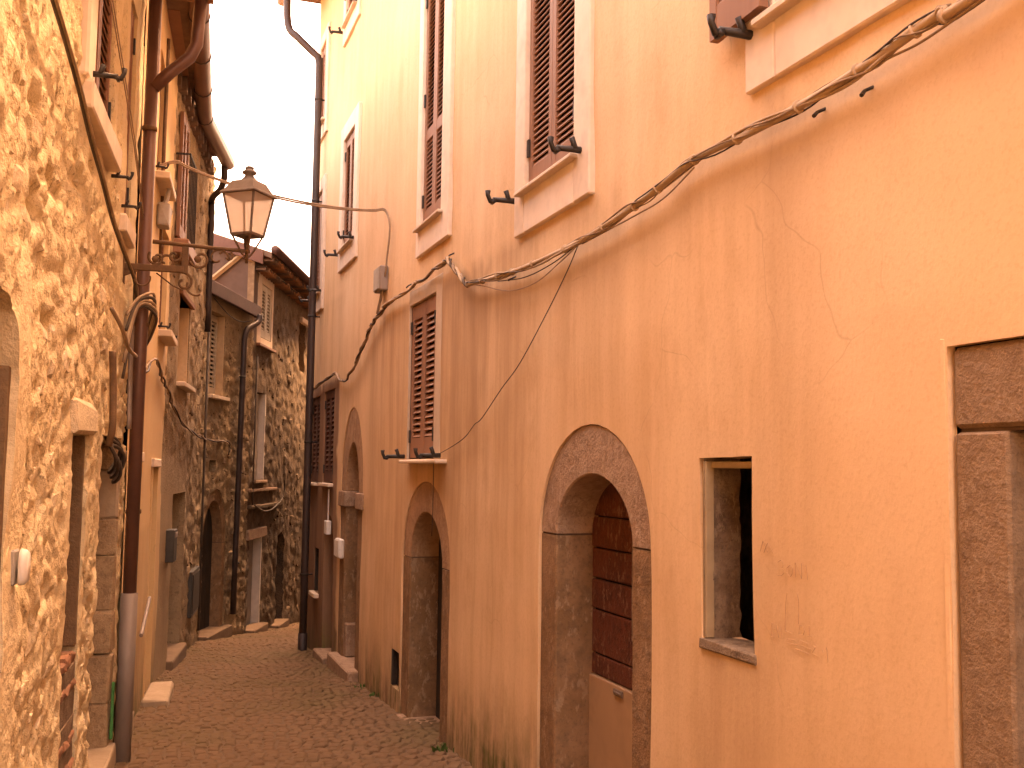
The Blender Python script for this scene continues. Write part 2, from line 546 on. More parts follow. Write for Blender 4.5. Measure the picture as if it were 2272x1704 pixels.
def worn(name, c, c2, c3, scale=3.0, flecks=None, rough=.9, stretch=(1, 1, 1)):
    """blotchy worn surface: two tones in patches, a third in finer spots, pale chips"""
    g = G(name, rough); v = g.mapping(0, stretch)
    a = g.noise(scale, 4, .7, v); b = g.noise(scale * 5, 3, .7, v); d = g.noise(scale * 22, 2, .7, v)
    col = g.mix(g.ramp(a, .38, .62), c, c2)
    col = g.mix(g.mul(g.ramp(b, .48, .66), .65), col, c3)
    col = g.mix(g.mul(g.ramp(d, .55, .75), .5), col, tuple(x * .5 for x in c3))
    if flecks:
        m = g.mul(g.ramp(g.noise(scale * 9, 3, .75, g.mapping(0, (1, 1, .45))), .55, .61), g.ramp(a, .40, .55))
        col = g.mix(g.mul(m, .45), col, flecks)
    g.color(col); g.bump(g.mul(b, g.mul(d, .6), 'ADD'), .6, .012)
    return g.m
M['dressed'] = worn('dressed_stone', (.38, .25, .175), (.29, .175, .115), (.21, .125, .08), 3.0, (.50, .36, .27))
M['dressed_brown'] = worn('brown_door_stone', (.29, .165, .095), (.215, .115, .058), (.15, .087, .05), 2.6, (.42, .29, .20))
M['dressed_orange'] = worn('orange_washed_stone', (.42, .25, .15), (.34, .19, .11), (.25, .14, .085), 2.4, (.5, .33, .22))
M['dressed_dark'] = worn('brown_speckled_stone', (.27, .175, .115), (.235, .145, .09), (.185, .112, .07), 4.0, (.36, .255, .18))
M['red_wood'] = worn('old_red_wood', (.155, .045, .027), (.105, .033, .02), (.07, .025, .017), 4.0, (.34, .19, .13), .75)
M['masonry'] = worn('old_reveal_masonry', (.26, .18, .125), (.16, .10, .065), (.10, .065, .043), 5.0, (.34, .25, .18))
M['stone_j'] = worn('worn_jamb_stone', (.40, .27, .165), (.31, .20, .12), (.21, .13, .075), 4.0, (.5, .36, .24))

def cobble_mat():
    g = G('cobble_stone', .88)
    big = g.noise(.9, 4, .55); mid = g.noise(9, 4, .6); fine = g.noise(60, 4, .6)
    col = g.mix(g.objrand(), (.15, .09, .054), (.12, .071, .042))
    col = g.mix(g.mul(g.ramp(g.vor(9, None, 'F1', 'Distance'), .0, .6), .3), col, (.165, .094, .056))
    col = g.mix(g.mul(g.ramp(big, .48, .66), .55), col, (.10, .075, .036))
    col = g.mix(g.mul(g.ramp(mid, .5, .75), .35), col, (.075, .045, .03))
    g.color(col); g.bump(g.mul(fine, mid, 'ADD'), .5, .006); g.b.inputs['Specular IOR Level'].default_value = .12
    return g.m
M['cobble'] = cobble_mat()

def glass_mat():
    g = G('frosted_lamp_glass', .35)
    g.color(g.mix(g.ramp(g.noise(9, 3), .35, .7), (.80, .70, .62), (.70, .58, .49)))
    tr = g.n('ShaderNodeBsdfTranslucent'); tr.inputs[0].default_value = (.95, .88, .82, 1)
    tp = g.n('ShaderNodeBsdfTransparent'); tp.inputs[0].default_value = (.95, .88, .82, 1)
    mx = g.n('ShaderNodeMixShader'); mx.inputs[0].default_value = .6
    m2 = g.n('ShaderNodeMixShader'); m2.inputs[0].default_value = .5
    out = g.t.nodes['Material Output']
    g.l(g.b.outputs[0], mx.inputs[1]); g.l(tr.outputs[0], mx.inputs[2])
    g.l(mx.outputs[0], m2.inputs[1]); g.l(tp.outputs[0], m2.inputs[2]); g.l(m2.outputs[0], out.inputs['Surface'])
    return g.m
M['lampglass'] = glass_mat()

def pane_mat():
    g = G('dark_window_glass', .08); g.color((.02, .022, .025)); g.b.inputs['Specular IOR Level'].default_value = .6
    return g.m
M['pane'] = pane_mat()

# ------------------------------------------------------------------ shared part builders
def body(root, fr, s0, s1, zt, mat, gap=.7, deep=5.0, zb=-3.0):
    """the mass of the house behind its facade: back block and two end returns"""
    ob('house_body', join(box(fr, s0 + .02, s1 - .02, zb, zt - .02, -deep, -gap, .01),
                          box(fr, s0 + .02, s0 + .2, zb, zt - .02, -gap + .002, -.03, .01),
                          box(fr, s1 - .2, s1 - .02, zb, zt - .02, -gap + .002, -.03, .01)), mat, root)

_slat_cache = {}
def slat_mesh(w, mat, d=.04, t=.007):
    k = (round(w, 3), mat.name, d)
    if k not in _slat_cache:
        V, F = lbox(-w / 2, w / 2, -d / 2, d / 2, -t / 2, t / 2)
        R3 = Matrix.Rotation(rad(-57), 3, 'X')
        _slat_cache[k] = mesh_data('slat', [R3 @ v for v in V], F, mat)
    return _slat_cache[k]

def leaf(root, fr, s0, s1, z0, z1, out, mat, spacing=.034, mid=None, stile=.045, rail=.085, t=.036, slats=True, gap_panel=False, hinge=None):
    """one louvred shutter leaf: frame, slats and a dark backing board far behind the slats"""
    w = abs(s1 - s0); h = z1 - z0
    parts = [lbox(-w / 2, -w / 2 + stile, -t / 2, t / 2, 0, h), lbox(w / 2 - stile, w / 2, -t / 2, t / 2, 0, h),
             lbox(-w / 2 + stile, w / 2 - stile, -t / 2 + .002, t / 2 - .002, 0, rail * 1.4),
             lbox(-w / 2 + stile, w / 2 - stile, -t / 2 + .002, t / 2 - .002, h - rail, h)]
    spans = [(rail * 1.4, h - rail)]
    if mid:
        parts.append(lbox(-w / 2 + stile, w / 2 - stile, -t / 2 + .002, t / 2 - .002, mid - rail / 2, mid + rail / 2))
        spans = [(rail * 1.4, mid - rail / 2), (mid + rail / 2, h - rail)]
    # thin edge beads round the louvres
    for a, b in spans:
        parts.append(lbox(-w / 2 + stile, -w / 2 + stile + .006, -t / 2 + .004, t / 2 - .006, a, b))
        parts.append(lbox(w / 2 - stile - .006, w / 2 - stile, -t / 2 + .004, t / 2 - .006, a, b))
    V, F = join(*parts)
    me = mesh_data('shutter_leaf', V, F, mat)
    o = inst('shutter_leaf', me, root, fr.pt((s0 + s1) / 2, z0, out), (0, 0, fr.ang))
    if hinge is not None:
        for hz in (.14, .86) if not mid else (.1, .5, .9):
            V, F = lbox(hinge * (w / 2 - .012) - .012, hinge * (w / 2 - .012) + .014, t / 2 + .001, t / 2 + .014, h * hz - .05, h * hz + .05)
            q = bpy.data.objects.new('hinge', mesh_data('hinge', V, F, M['iron'])); COL.objects.link(q); q.parent = o
    if slats:
        sm = slat_mesh(w - 2 * stile - .012, mat)
        for a, b in spans:
            n = max(1, int((b - a) / spacing))
            for i in range(n):
                q = bpy.data.objects.new('slat', sm); COL.objects.link(q); q.parent = o
                q.location = (0, 0, a + (i + .5) * (b - a) / n)
    return o

def holdback(root, fr, s, z, o, flip=1, k=1.0):
    k *= 1.05
    w = 1.35 * k
    """cast-iron shutter catch: arm out of the wall, a cross piece and a turned-up head"""
    P = lambda ds, dz, do: fr.pt(s + ds * k * flip, z + dz * k, o + do * k)
    parts = [tube([P(0, 0, -.02), P(0, 0, .03), P(0, -.002, .12)], [.013 * w, .012 * w, .01 * w], 7),
             tube([P(-.005, 0, .03), P(.0, .03, .035), P(.0, .055, .045)], [.012 * w, .01 * w, .011 * w], 7),
             tube([P(0, -.004, .105), P(0, -.012, .135), P(0, .02, .15), P(0, .045, .15)], [.011 * w, .011 * w, .009 * w, .012 * w], 7),
             tube([P(-.02, -.016, .12), P(.02, -.016, .12)], .009 * w, 6)]
    return ob('shutter_catch', join(*parts), M['iron'], root, True)

def surround(root, fr, s0, s1, z0, z1, so0, so1, zo0, zo1, out, mat, name='window_surround'):
    """flat moulded band round a window in five pieces, apron below the sill included"""
    e = .002
    for a in ((s0, so0, z0, z1), (so1, s1, z0, z1), (so0 + e, so1 - e, zo1, z1), (so0 + e, so1 - e, z0, zo0)):
        if a[1] - a[0] > .005 and a[3] - a[2] > .005:
            ob(name, box(fr, a[0], a[1], a[2], a[3], -.05, out, .006, .0015), mat, root)

def reveal_back(root, fr, s0, s1, z0, z1, o, mat, name='backing'):
    return ob(name, box(fr, s0 - .03, s1 + .03, z0 - .03, z1 + .03, o - .03, o, .003), mat, root)

_stone_cache = {}
def stone_meshes(mat, n=14):
    if mat.name not in _stone_cache:
        L = []
        for i in range(n):
            r = random.Random(i * 13 + 5)
            P = []
            for k in range(26):
                th = r.uniform(0, 2 * math.pi); c = r.uniform(-1, 1); q = math.sqrt(1 - c * c)
                x, y, z = q * math.cos(th), q * math.sin(th), c
                e = lambda a: math.copysign(abs(a) ** .62, a)
                P.append(Vector((e(x), e(y), e(z))) * r.uniform(.86, 1.0) * .5)
            V, F = hull(P)
            L.append(mesh_data('stone', V, F, mat))
        _stone_cache[mat.name] = L
    return _stone_cache[mat.name]

def scatter_stones(root, fr, s0, s1, z0, z1, n, size, mat, disp, avoid, depth=(.06, .1), prob=None, seed=1, proud=.3):
    """field stones bedded in the wall, each an object, kept clear of the openings"""
    r = random.Random(seed); L = stone_meshes(mat); done = []
    tries = 0
    while len(done) < n and tries < n * 40:
        tries += 1
        s, z = r.uniform(s0, s1), r.uniform(z0, z1)
        if prob and r.random() > prob(s, z): continue
        w = r.uniform(*size) * r.choice((.7, 1, 1, 1.25)); h = w * r.uniform(.45, .8)
        if any(a - w * .5 < s < b + w * .5 and c - h * .5 < z < d + h * .5 for a, b, c, d in avoid): continue
        if any(abs(s - p[0]) < (w + p[2]) * .46 and abs(z - p[1]) < (h + p[3]) * .46 for p in done): continue
        done.append((s, z, w, h))
        dd = r.uniform(*depth)
        o = inst('stone', r.choice(L), root, fr.pt(s, z, disp(s, z) - dd * (.5 - proud) ), (r.uniform(-.12, .12), r.uniform(-.25, .25), fr.ang + r.uniform(-.12, .12)))
        o.scale = (w, dd, h)
    return done

# ------------------------------------------------------------------ ground and lane
def strip_mesh(x0, x1, ys, dz):
    V = []; F = []
    for y in ys:
        for x in (x0, x1): V.append(Vector((x, y, gz(y) + dz)))
    for i in range(len(ys) - 1): F.append([2 * i, 2 * i + 1, 2 * i + 3, 2 * i + 2])
    return V, F
ys = [-600, -200, -10, -5, 0, 2, 4, 6.5, 8.3, 10, 11.5, 13.4, 14.5, 15.9, 17.5, 19.3, 22, 26, 30, 200, 900]
g = ob('ground', strip_mesh(-600, 600, ys, -.05), M['ground']); g['kind'] = 'structure'
lane = ob('pavement', strip_mesh(-9, 9, [y for y in ys if -11 < y < 31], -.004), M['mortar']); lane['kind'] = 'structure'

def cobbles():
    metas = []
    for i in range(8):
        r = random.Random(i + 40); w = .082
        a, b = w * r.uniform(.44, .485), w * r.uniform(.44, .485); c = .012
        P = []
        for sx in (-1, 1):
            for sy in (-1, 1):
                j = lambda: r.uniform(-.006, .006)
                P.append(Vector((sx * a + j(), sy * b + j(), -.05)))
                P.append(Vector((sx * a + j() * .5, sy * b + j() * .5, -.004)))
                P.append(Vector((sx * (a - c) + j(), sy * (b - c) + j(), .006 + j() * .3)))
        P.append(Vector((j(), j(), .0075)))
        metas.append(mesh_data('cobble', *hull(P), M['cobble']))
    meshV = [([v.co.copy() for v in m.vertices], [list(p.vertices) for p in m.polygons]) for m in metas]
    r = random.Random(9)
    pos = []
    # shallow arcs across the lane, as small setts are laid
    y = 4.6; row = 0
    while y < 21:
        xl = -.7 - y * .262 - .35 if y < 10 else -4.5
        xr = 2.15 - y * .354 + .3 if y < 14.2 else 4.0
        x = xl + r.uniform(0, .1)
        while x < xr:
            yy = y + .10 * math.sin((x + y * .3) * 2.1) + r.uniform(-.014, .014)
            pos.append((x, yy, gz(yy) + r.uniform(-.006, .006), r.uniform(-.16, .16) + .21 * math.cos((x + y * .3) * 2.1), r.randrange(8)))
            x += .087 + r.uniform(-.006, .010)
        y += .087; row += 1
    def vis(p):
        x, yy = p[0], p[1]
        u = 1136 + 2300 * x / yy; v = 1041 + 2300 * (EYE - p[2]) / yy
        d_l = (x + .7261) * .9681 + (yy + .1878) * .2504
        d_r = -(x - 1.8853) * .9426 - (yy - .6676) * .3338
        return v < 1710 and u > -20 and d_l > .0 and d_r > -.02
    near = sorted([p for p in pos if vis(p)], key=lambda p: p[1])[:300]
    ns = set(id(p) for p in near)
    for p in near:
        inst('cobble', metas[p[4]], lane, (p[0], p[1], p[2]), (r.uniform(-.05, .05), r.uniform(-.05, .05), p[3]))
    V, F = [], []
    for p in pos:
        if id(p) in ns: continue
        c, s = math.cos(p[3]), math.sin(p[3]); k = len(V)
        mv, mf = meshV[p[4]]
        tx, ty = r.uniform(-.05, .05), r.uniform(-.05, .05)
        V += [Vector((p[0] + v.x * c - v.y * s, p[1] + v.x * s + v.y * c, p[2] + v.z + v.x * tx + v.y * ty)) for v in mv]
        F += [[i + k for i in f] for f in mf]
    o = ob('cobble_field', (V, F), M['cobble'], lane); o['kind'] = 'stuff'
cobbles()

# ------------------------------------------------------------------ the orange house on the right
RH = thing('orange_house', 'tall orange plastered house with brown louvred shutters and arched stone doorways', 'house', FR.pt(5, 0, 0))
CABLE = [(2.029, 2.911), (2.125, 2.921), (2.355, 2.895), (2.679, 2.877), (3.031, 2.877), (3.434, 2.891), (3.770, 2.850), (4.029, 2.826), (4.552, 2.799), (5.253, 2.810), (5.768, 2.841), (6.391, 2.892), (6.549, 2.970), (6.738, 3.074), (6.900, 3.158), (7.051, 3.144), (7.572, 3.135), (7.998, 3.128), (8.922, 3.104), (9.354, 3.040), (9.491, 3.003), (9.835, 2.871), (10.245, 2.707), (10.648, 2.612), (10.988, 2.614), (11.424, 2.723), (12.978, 2.653)]
_cs = sorted((s, z) for s, z in CABLE)
def cable_z(s): return float(np.interp(s, [p[0] for p in _cs], [p[1] for p in _cs]))

def r_disp(s, z):
    return .010 * fbm(s * .9, z * .9, 3.1, 3) + .003 * fbm(s * 5, z * 4, 1.7, 3)
def r_cable_shade(s, z):  # painted soft shadow that follows the cable, just below it
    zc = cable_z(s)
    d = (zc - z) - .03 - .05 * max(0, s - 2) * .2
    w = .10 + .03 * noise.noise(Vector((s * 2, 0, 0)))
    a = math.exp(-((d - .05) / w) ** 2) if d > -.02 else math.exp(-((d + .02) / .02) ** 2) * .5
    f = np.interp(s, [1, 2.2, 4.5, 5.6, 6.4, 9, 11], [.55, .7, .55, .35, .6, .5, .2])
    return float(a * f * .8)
def r_wash(s, z):
    """old run-off stains under the sills and below the cable bend"""
    v = 0.0
    for (a, b, zt, L, k) in ((6.1, 7.25, 3.0, 2.4, .75), (8.2, 9.6, 3.0, 2.4, .6), (5.3, 5.9, 3.0, 2.0, .5), (4.4, 4.7, 3.0, 1.5, .4), (2.95, 3.08, 3.0, 2.6, .45), (3.15, 3.5, 1.04, .9, .4), (6.9, 7.9, 1.72, .5, .4), (11.3, 13.4, 3.6, 1.2, .3), (8.6, 9.0, 1.3, 1.5, .4), (9.3, 10.0, 1.4, 1.7, .35)):
        if a - .3 < s < b + .3 and z < zt:
            e = min(1, max(0, (s - a + .3) / .3), 1) * min(1, max(0, (b + .3 - s) / .3))
            v = max(v, k * e * max(0, 1 - (zt - z) / L) ** .6)
    return v
def r_paint(s, z):
    e = 11.32 if z > 1.2 else 11.18
    w = .02 * noise.noise(Vector((s * 3, z * 3, 0)))
    return 1.0 if (s > e + w and z < 2.70 + w - .02 * (s - 11)) else 0.0
def r_grime(s, z):
    g_ = float(np.interp(s, [2, 2.9, 3.4, 4.8, 6, 8, 10, 12], [.25, .3, .7, .75, 1, 1, .9, .8])) * float(np.interp(z, [0, 1, 3, 4.5, 7], [1, 1, .85, .55, .4]))
    return g_ * (.75 + .5 * noise.noise(Vector((s * 1.2, z * .7, 40))))
def r_damp(s, z):
    y = FR.pt(s, 0).y; h = z - gz(y) - .22 * (.5 + noise.noise(Vector((s * 1.3, 0, 5)))) 
    return max(0.0, min(1.0, 1 - h / .55)) ** 1.5 if h < .55 else 0.0

D1o = arch(3.90, 5.18, -.35, 1.37, .55, 20); D1i = arch(4.09, 4.97, -.35, 1.37, .31, 20)
D2o = arch(6.87, 8.23, -.6, 1.0, .60, 18); D2i = arch(7.09, 8.0, -.6, 1.0, .37, 18)
D3o = arch(9.90, 11.05, -.7, 1.45, .86, 16); D3i = arch(10.13, 10.80, -.7, 1.45, .50, 16)
D4o = arch(11.42, 12.02, -.9, .80, .36, 12)
SW = (3.13, 3.50, 1.07, 1.755)
SWp = [(3.124, 1.068), (3.137, 1.757), (3.508, 1.752), (3.49, 1.074)]
WIN = {  # opening s0,s1,z0,z1 ; surround s0,s1,z0,z1
    'w1': ((2.22, 2.94, 3.27, 4.95), (2.05, 3.12, 3.04, 5.1)),
    'w2': ((4.70, 5.42, 3.27, 4.97), (4.50, 5.57, 3.03, 5.12)),
    'w3': ((7.18, 7.80, 3.57, 5.62), (6.98, 7.91, 3.35, 5.78)),
    'w4': ((10.66, 11.30, 4.08, 5.32), (10.46, 11.48, 3.86, 5.5)),
    'w5': ((12.72, 13.22, 3.85, 5.15), (12.55, 13.36, 3.62, 5.3)),
    'w6': ((10.80, 11.40, 6.70, 7.55), (10.6, 11.55, 6.5, 7.7)),
    'w9': ((12.75, 13.2, 6.05, 7.1), (12.6, 13.33, 5.85, 7.25)),
    'w10': ((7.2, 7.85, 6.5, 7.6), (7.0, 8.0, 6.3, 7.7)),
    'w7': ((7.34, 8.14, 1.77, 3.0), (7.18, 8.15, 1.77, 3.12)),
}
W8 = ((12.60, 13.20, 1.50, 2.56), (11.58, 12.26, 1.51, 2.58))
SLIT = (12.35, 12.68, .22, .735); VENT = (8.28, 8.55, -.085, .215)
holes = [(rect(.88, 2.195, -.4, 2.04), .03), (D1o, .03), (D2o, .03), (D3o, .03), (D4o, .18), (SWp, .165, .012), (rect(*SLIT), .3), (rect(*VENT), .25, .01)]
for k, (a, b) in WIN.items(): holes.append((rect(*(b if k != 'w7' else a)), .06 if k != 'w7' else .09))
for a in W8: holes.append((rect(*a), .09))
holes[8 + list(WIN).index('w7')] = (rect(7.18, 8.15, 1.77, 3.12), .06)
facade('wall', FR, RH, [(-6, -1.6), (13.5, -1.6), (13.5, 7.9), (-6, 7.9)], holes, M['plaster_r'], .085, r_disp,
       {'cable_shade': r_cable_shade, 'wash': r_wash, 'paint': r_paint, 'damp': r_damp, 'grime': r_grime}, edge_grid=.06)
body(RH, FR, -6, 13.5, 7.9, M['dark'])
ob('roof', join(box(FR, -6.1, 13.6, 7.9, 8.05, -5.2, .42, .01)), M['old_tile'], RH)
gut = FR.pt(13.6, 7.86, .5)
ob('gutter', tube([FR.pt(-6.1, 7.9, .5), gut], .07, 10), M['copper'], RH, True)

# upper windows
def upper_window(k, mid=None, spacing=.034, catches=True):
    a, b = WIN[k]
    surround(RH, FR, b[0], b[1], b[2], b[3], a[0], a[1], a[2], a[3], .028, M['surround'])
    ob('sill', box(FR, a[0] - .06, a[1] + .05, a[2] - .025, a[2], -.04, .07, .006), M['sill'], RH)
    reveal_back(RH, FR, a[0], a[1], a[2], a[3], -.1, M['dark'])
    c = (a[0] + a[1]) / 2
    leaf(RH, FR, a[0] + .012, c - .003, a[2] + .008, a[3] - .01, -.018, M['wood'], spacing, mid, hinge=-1)
    leaf(RH, FR, c + .003, a[1] - .012, a[2] + .008, a[3] - .01, -.018, M['wood'], spacing, mid, hinge=1)
    if catches:
        holdback(RH, FR, a[0] - .10, a[2] + .0, .03); holdback(RH, FR, a[1] + .19, a[2] - .01, .02)
upper_window('w2', None, .034)
upper_window('w3', .72, .034, False)
upper_window('w4', None, .04); upper_window('w5', None, .05); upper_window('w6', None, .06); upper_window('w9', None, .06, False); upper_window('w10', None, .06, False)
# the window whose left leaf stands open against the wall
a, b = WIN['w1']
surround(RH, FR, b[0], b[1], b[2], b[3], a[0], a[1], a[2], a[3], .028, M['surround'])
ob('sill', box(FR, a[0] - .06, a[1] + .08, a[2] - .03, a[2], -.04, .07, .006), M['sill'], RH)
reveal_back(RH, FR, a[0], a[1], a[2], a[3], -.1, M['dark'])
fo = leaf(RH, FR, 2.95, 3.28, 3.29, 4.93, .06, M['wood'], .034, None, hinge=-1); fo['label'] = 'shutter leaf folded open against the wall'
leaf(RH, FR, 2.235, 2.57, 3.29, 4.93, -.02, M['wood'], .034, None, hinge=-1)
ob('window_frame', join(box(FR, 2.6, 2.93, 3.28, 3.36, -.085, -.04), box(FR, 2.86, 2.93, 3.362, 4.94, -.085, -.04), box(FR, 2.6, 2.66, 3.362, 4.94, -.085, -.04)), M['wood'], RH)
ob('pane', box(FR, 2.661, 2.859, 3.37, 4.94, -.072, -.066, .001), M['pane'], RH)
holdback(RH, FR, 3.08, 3.245, .03); holdback(RH, FR, 2.12, 3.27, .03)
# shuttered window above the second doorway, set flush, pale band on its near side
a, b = WIN['w7']
surround(RH, FR, b[0], b[1], b[2], b[3], a[0], a[1], a[2], a[3], .006, M['band'])
reveal_back(RH, FR, a[0], a[1] + .01, a[2], a[3], -.1, M['dark'])
ob('window_frame', join(box(FR, a[0] + .001, a[0] + .025, a[2] + .002, a[3] - .002, -.06, -.012), box(FR, a[1] - .03, a[1] - .004, a[2] + .002, a[3] - .002, -.06, -.012)), M['wood_far'], RH)
c = (a[0] + a[1]) / 2
leaf(RH, FR, a[0] + .03, c - .002, a[2] + .01, a[3] - .01, -.03, M['wood'], .046, None, .05, .11, hinge=-1)
leaf(RH, FR, c + .002, a[1] - .034, a[2] + .01, a[3] - .01, -.03, M['wood'], .046, None, .05, .11, hinge=1)
ob('sill', box(FR, 7.0, 8.08, 1.735, 1.762, -.04, .085, .006), M['sill'], RH)
holdback(RH, FR, 7.06, 1.79, .05, 1, 1.0); holdback(RH, FR, 8.12, 1.79, .05, 1, 1.0)
# pair of narrow shuttered windows in the brown painted end
for a in W8:
    reveal_back(RH, FR, a[0], a[1], a[2], a[3], -.1, M['dark'])
    c = (a[0] + a[1]) / 2
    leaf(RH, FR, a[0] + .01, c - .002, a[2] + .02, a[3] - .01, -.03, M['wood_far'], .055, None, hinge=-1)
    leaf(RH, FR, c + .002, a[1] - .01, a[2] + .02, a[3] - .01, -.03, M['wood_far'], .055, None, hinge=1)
    ob('sill', box(FR, a[0] - .03, a[1] + .03, a[2] - .03, a[2] + .004, -.05, .06, .004), M['sill'], RH)

# arched stone doorways
def stone_arch(fr, O, I, cuts, root, mat, o0=-.008, o1=-.30, zj=None, name='stone_block', jamb=None):
    """surround built of separate blocks: cuts are index ranges along the outlines"""
    for a, b in cuts:
        oo, ii = list(O[a:b + 1]), list(I[a:b + 1])
        jb_ = len(oo) == 2
        if len(oo) == 2:
            oo = lerp_line(oo[0], oo[1], 10); ii = lerp_line(ii[0], ii[1], 10)
        # joint gap
        d0 = Vector(oo[1]) - Vector(oo[0]); d1 = Vector(oo[-2]) - Vector(oo[-1])
        e0 = Vector(ii[1]) - Vector(ii[0]); e1 = Vector(ii[-2]) - Vector(ii[-1])
        gp = .005
        oo[0] = tuple(Vector(oo[0]) + d0.normalized() * gp); oo[-1] = tuple(Vector(oo[-1]) + d1.normalized() * gp)
        ii[0] = tuple(Vector(ii[0]) + e0.normalized() * gp); ii[-1] = tuple(Vector(ii[-1]) + e1.normalized() * gp)
        ob(name, strip_block(fr, oo, ii, o0 - random.uniform(0, .004), o1), jamb if (jamb and jb_) else mat, root)

def ring_mortar(fr, O, I, root, mat, o0, o1):
    """recessed mortar bed behind the joints"""
    Oz = [(p[0], p[1]) for p in O]; Iz = [(p[0] , p[1]) for p in I]
    sh = []
    for a, b in zip(Oz, Iz):
        v = Vector(b) - Vector(a); L = v.length; v.normalize()
        sh.append((tuple(Vector(a) + v * .004), tuple(Vector(b) - v * .01)))
    ob('mortar_bed', strip_block(fr, [x[0] for x in sh], [x[1] for x in sh], o0, o1, .001, 0), mat, root)

M['joint'] = simple('joint_mortar', (.15, .09, .06), (.10, .06, .04), 12, .95, .4, .004)
# first doorway
def split_jamb(O, I, zs):
    """insert a joint in both straight jambs at height zs"""
    return O, I
n1 = len(D1o) - 1
stone_arch(FR, D1o, D1i, [(0, 1), (1, 9), (9, n1 - 1), (n1 - 1, n1)], RH, M['dressed'], jamb=M['dressed_brown'])
ring_mortar(FR, D1o, D1i, RH, M['joint'], -.02, -.295)
DOOR1 = -.215
jz = [z for s, z in [(4.810, 1.466), (4.808, 1.306), (4.806, 1.149), (4.804, 0.993), (4.801, 0.772), (4.767, 0.664)]]
edges = [jz[5]] + [jz[4], jz[3], jz[2], jz[1], jz[0], 1.72]
d1 = ob('door', box(FR, 4.03, 5.03, -.25, 1.74, DOOR1 - .06, DOOR1 - .022, .002), M['dark_wood'], RH)
d1['label'] = 'red-brown board door with a beige lower panel'
for i in range(len(edges) - 1):
    q = ob('plank', box(FR, 4.04, 5.02, edges[i] + .004, edges[i + 1] - .004, DOOR1 - .02, DOOR1 + random.uniform(-.004, .004), .005, .001), M['red_wood'], d1)
q = ob('panel', box(FR, 4.04, 5.02, -.2, edges[0] - .002, DOOR1 - .02, DOOR1 + .014, .004), M['beige_panel'], d1)
hs, hz = [(4.617, 0.634)][0]
ob('mail_slot', join(box(FR, hs - .05, hs + .05, hz - .016, hz + .016, DOOR1 + .0145, DOOR1 + .022, .003), box(FR, hs - .04, hs + .04, hz - .004, hz + .006, DOOR1 + .0222, DOOR1 + .028, .002)), M['zinc'], d1)
# second doorway
n2 = len(D2o) - 1
stone_arch(FR, D2o, D2i, [(0, 1), (1, 9), (9, n2 - 1), (n2 - 1, n2)], RH, M['dressed_orange'], -.006, -.28, jamb=M['dressed_brown'])
ring_mortar(FR, D2o, D2i, RH, M['joint'], -.018, -.275)
d2 = ob('door', box(FR, 7.0, 8.08, -.5, 1.42, -.30, -.25, .004), M['dark_wood'], RH); d2['label'] = 'dark weathered plank door'
for i in range(5):
    w = .18
    ob('plank', box(FR, 7.08 + i * w + .003, 7.08 + (i + 1) * w - .003, -.45, 1.40, -.249, -.232 + random.uniform(-.003, .003), .004), M['dark_wood'], d2)
ob('threshold', box(FR, 6.95, 8.15, -.6, -.225, -.27, .05, .01, .004), M['dressed'], RH)
# third doorway, tall with impost blocks and a raised step
n3 = len(D3o) - 1
stone_arch(FR, D3o, D3i, [(0, 1), (1, 8), (8, n3 - 1), (n3 - 1, n3)], RH, M['dressed_orange'], -.004, -.32, jamb=M['dressed_brown'])
ring_mortar(FR, D3o, D3i, RH, M['joint'], -.016, -.315)
for s0, s1 in ((9.86, 10.17), (10.76, 11.09)):
    ob('impost_block', box(FR, s0, s1, 1.29, 1.45, -.2, .022, .01, .003), M['dressed'], RH)
d3 = ob('door', box(FR, 10.05, 10.9, -.5, 2.0, -.36, -.31, .004), M['dark_wood'], RH)
for i in range(4):
    ob('plank', box(FR, 10.1 + i * .185 + .003, 10.1 + (i + 1) * .185 - .003, -.45, 1.98, -.309, -.295 + random.uniform(-.003, .003), .004), M['red_wood'], d3)
ob('step', box(FR, 9.92, 11.08, -.8, -.235, -.28, .10, .012, .004), M['dressed'], RH)
ob('jamb_base', box(FR, 10.70, 10.85, -.23, .1, -.25, -.02, .01, .003), M['dressed'], RH)
# narrow blocked arch and slit in the brown end
reveal_back(RH, FR, 11.4, 12.04, -.9, 1.2, -.16, M['masonry'], 'blocked_arch')
ob('step', box(FR, 11.38, 12.06, -.9, -.36, -.12, .09, .01, .003), M['dressed'], RH)
reveal_back(RH, FR, *SLIT, -.31, M['dark'])
ob('sill', box(FR, 12.3, 12.73, .17, .216, -.1, .06, .005), M['sill'], RH)
reveal_back(RH, FR, *VENT, -.24, M['dark'])
ob('jamb_shade_lining', box(FR, 8.515, 8.556, -.08, .21, -.23, -.003, .003), M['dark'], RH)  # near-black liners paint the inner shade of vent and slit
ob('jamb_shade_lining', box(FR, 12.63, 12.686, .225, .73, -.29, -.003, .003), M['dark'], RH)
for i in range(4):
    s = 8.31 + i * .065
    ob('grille_bar', tube([FR.pt(s, -.1, -.05), FR.pt(s, .23, -.05)], .007, 6), M['iron'], RH)
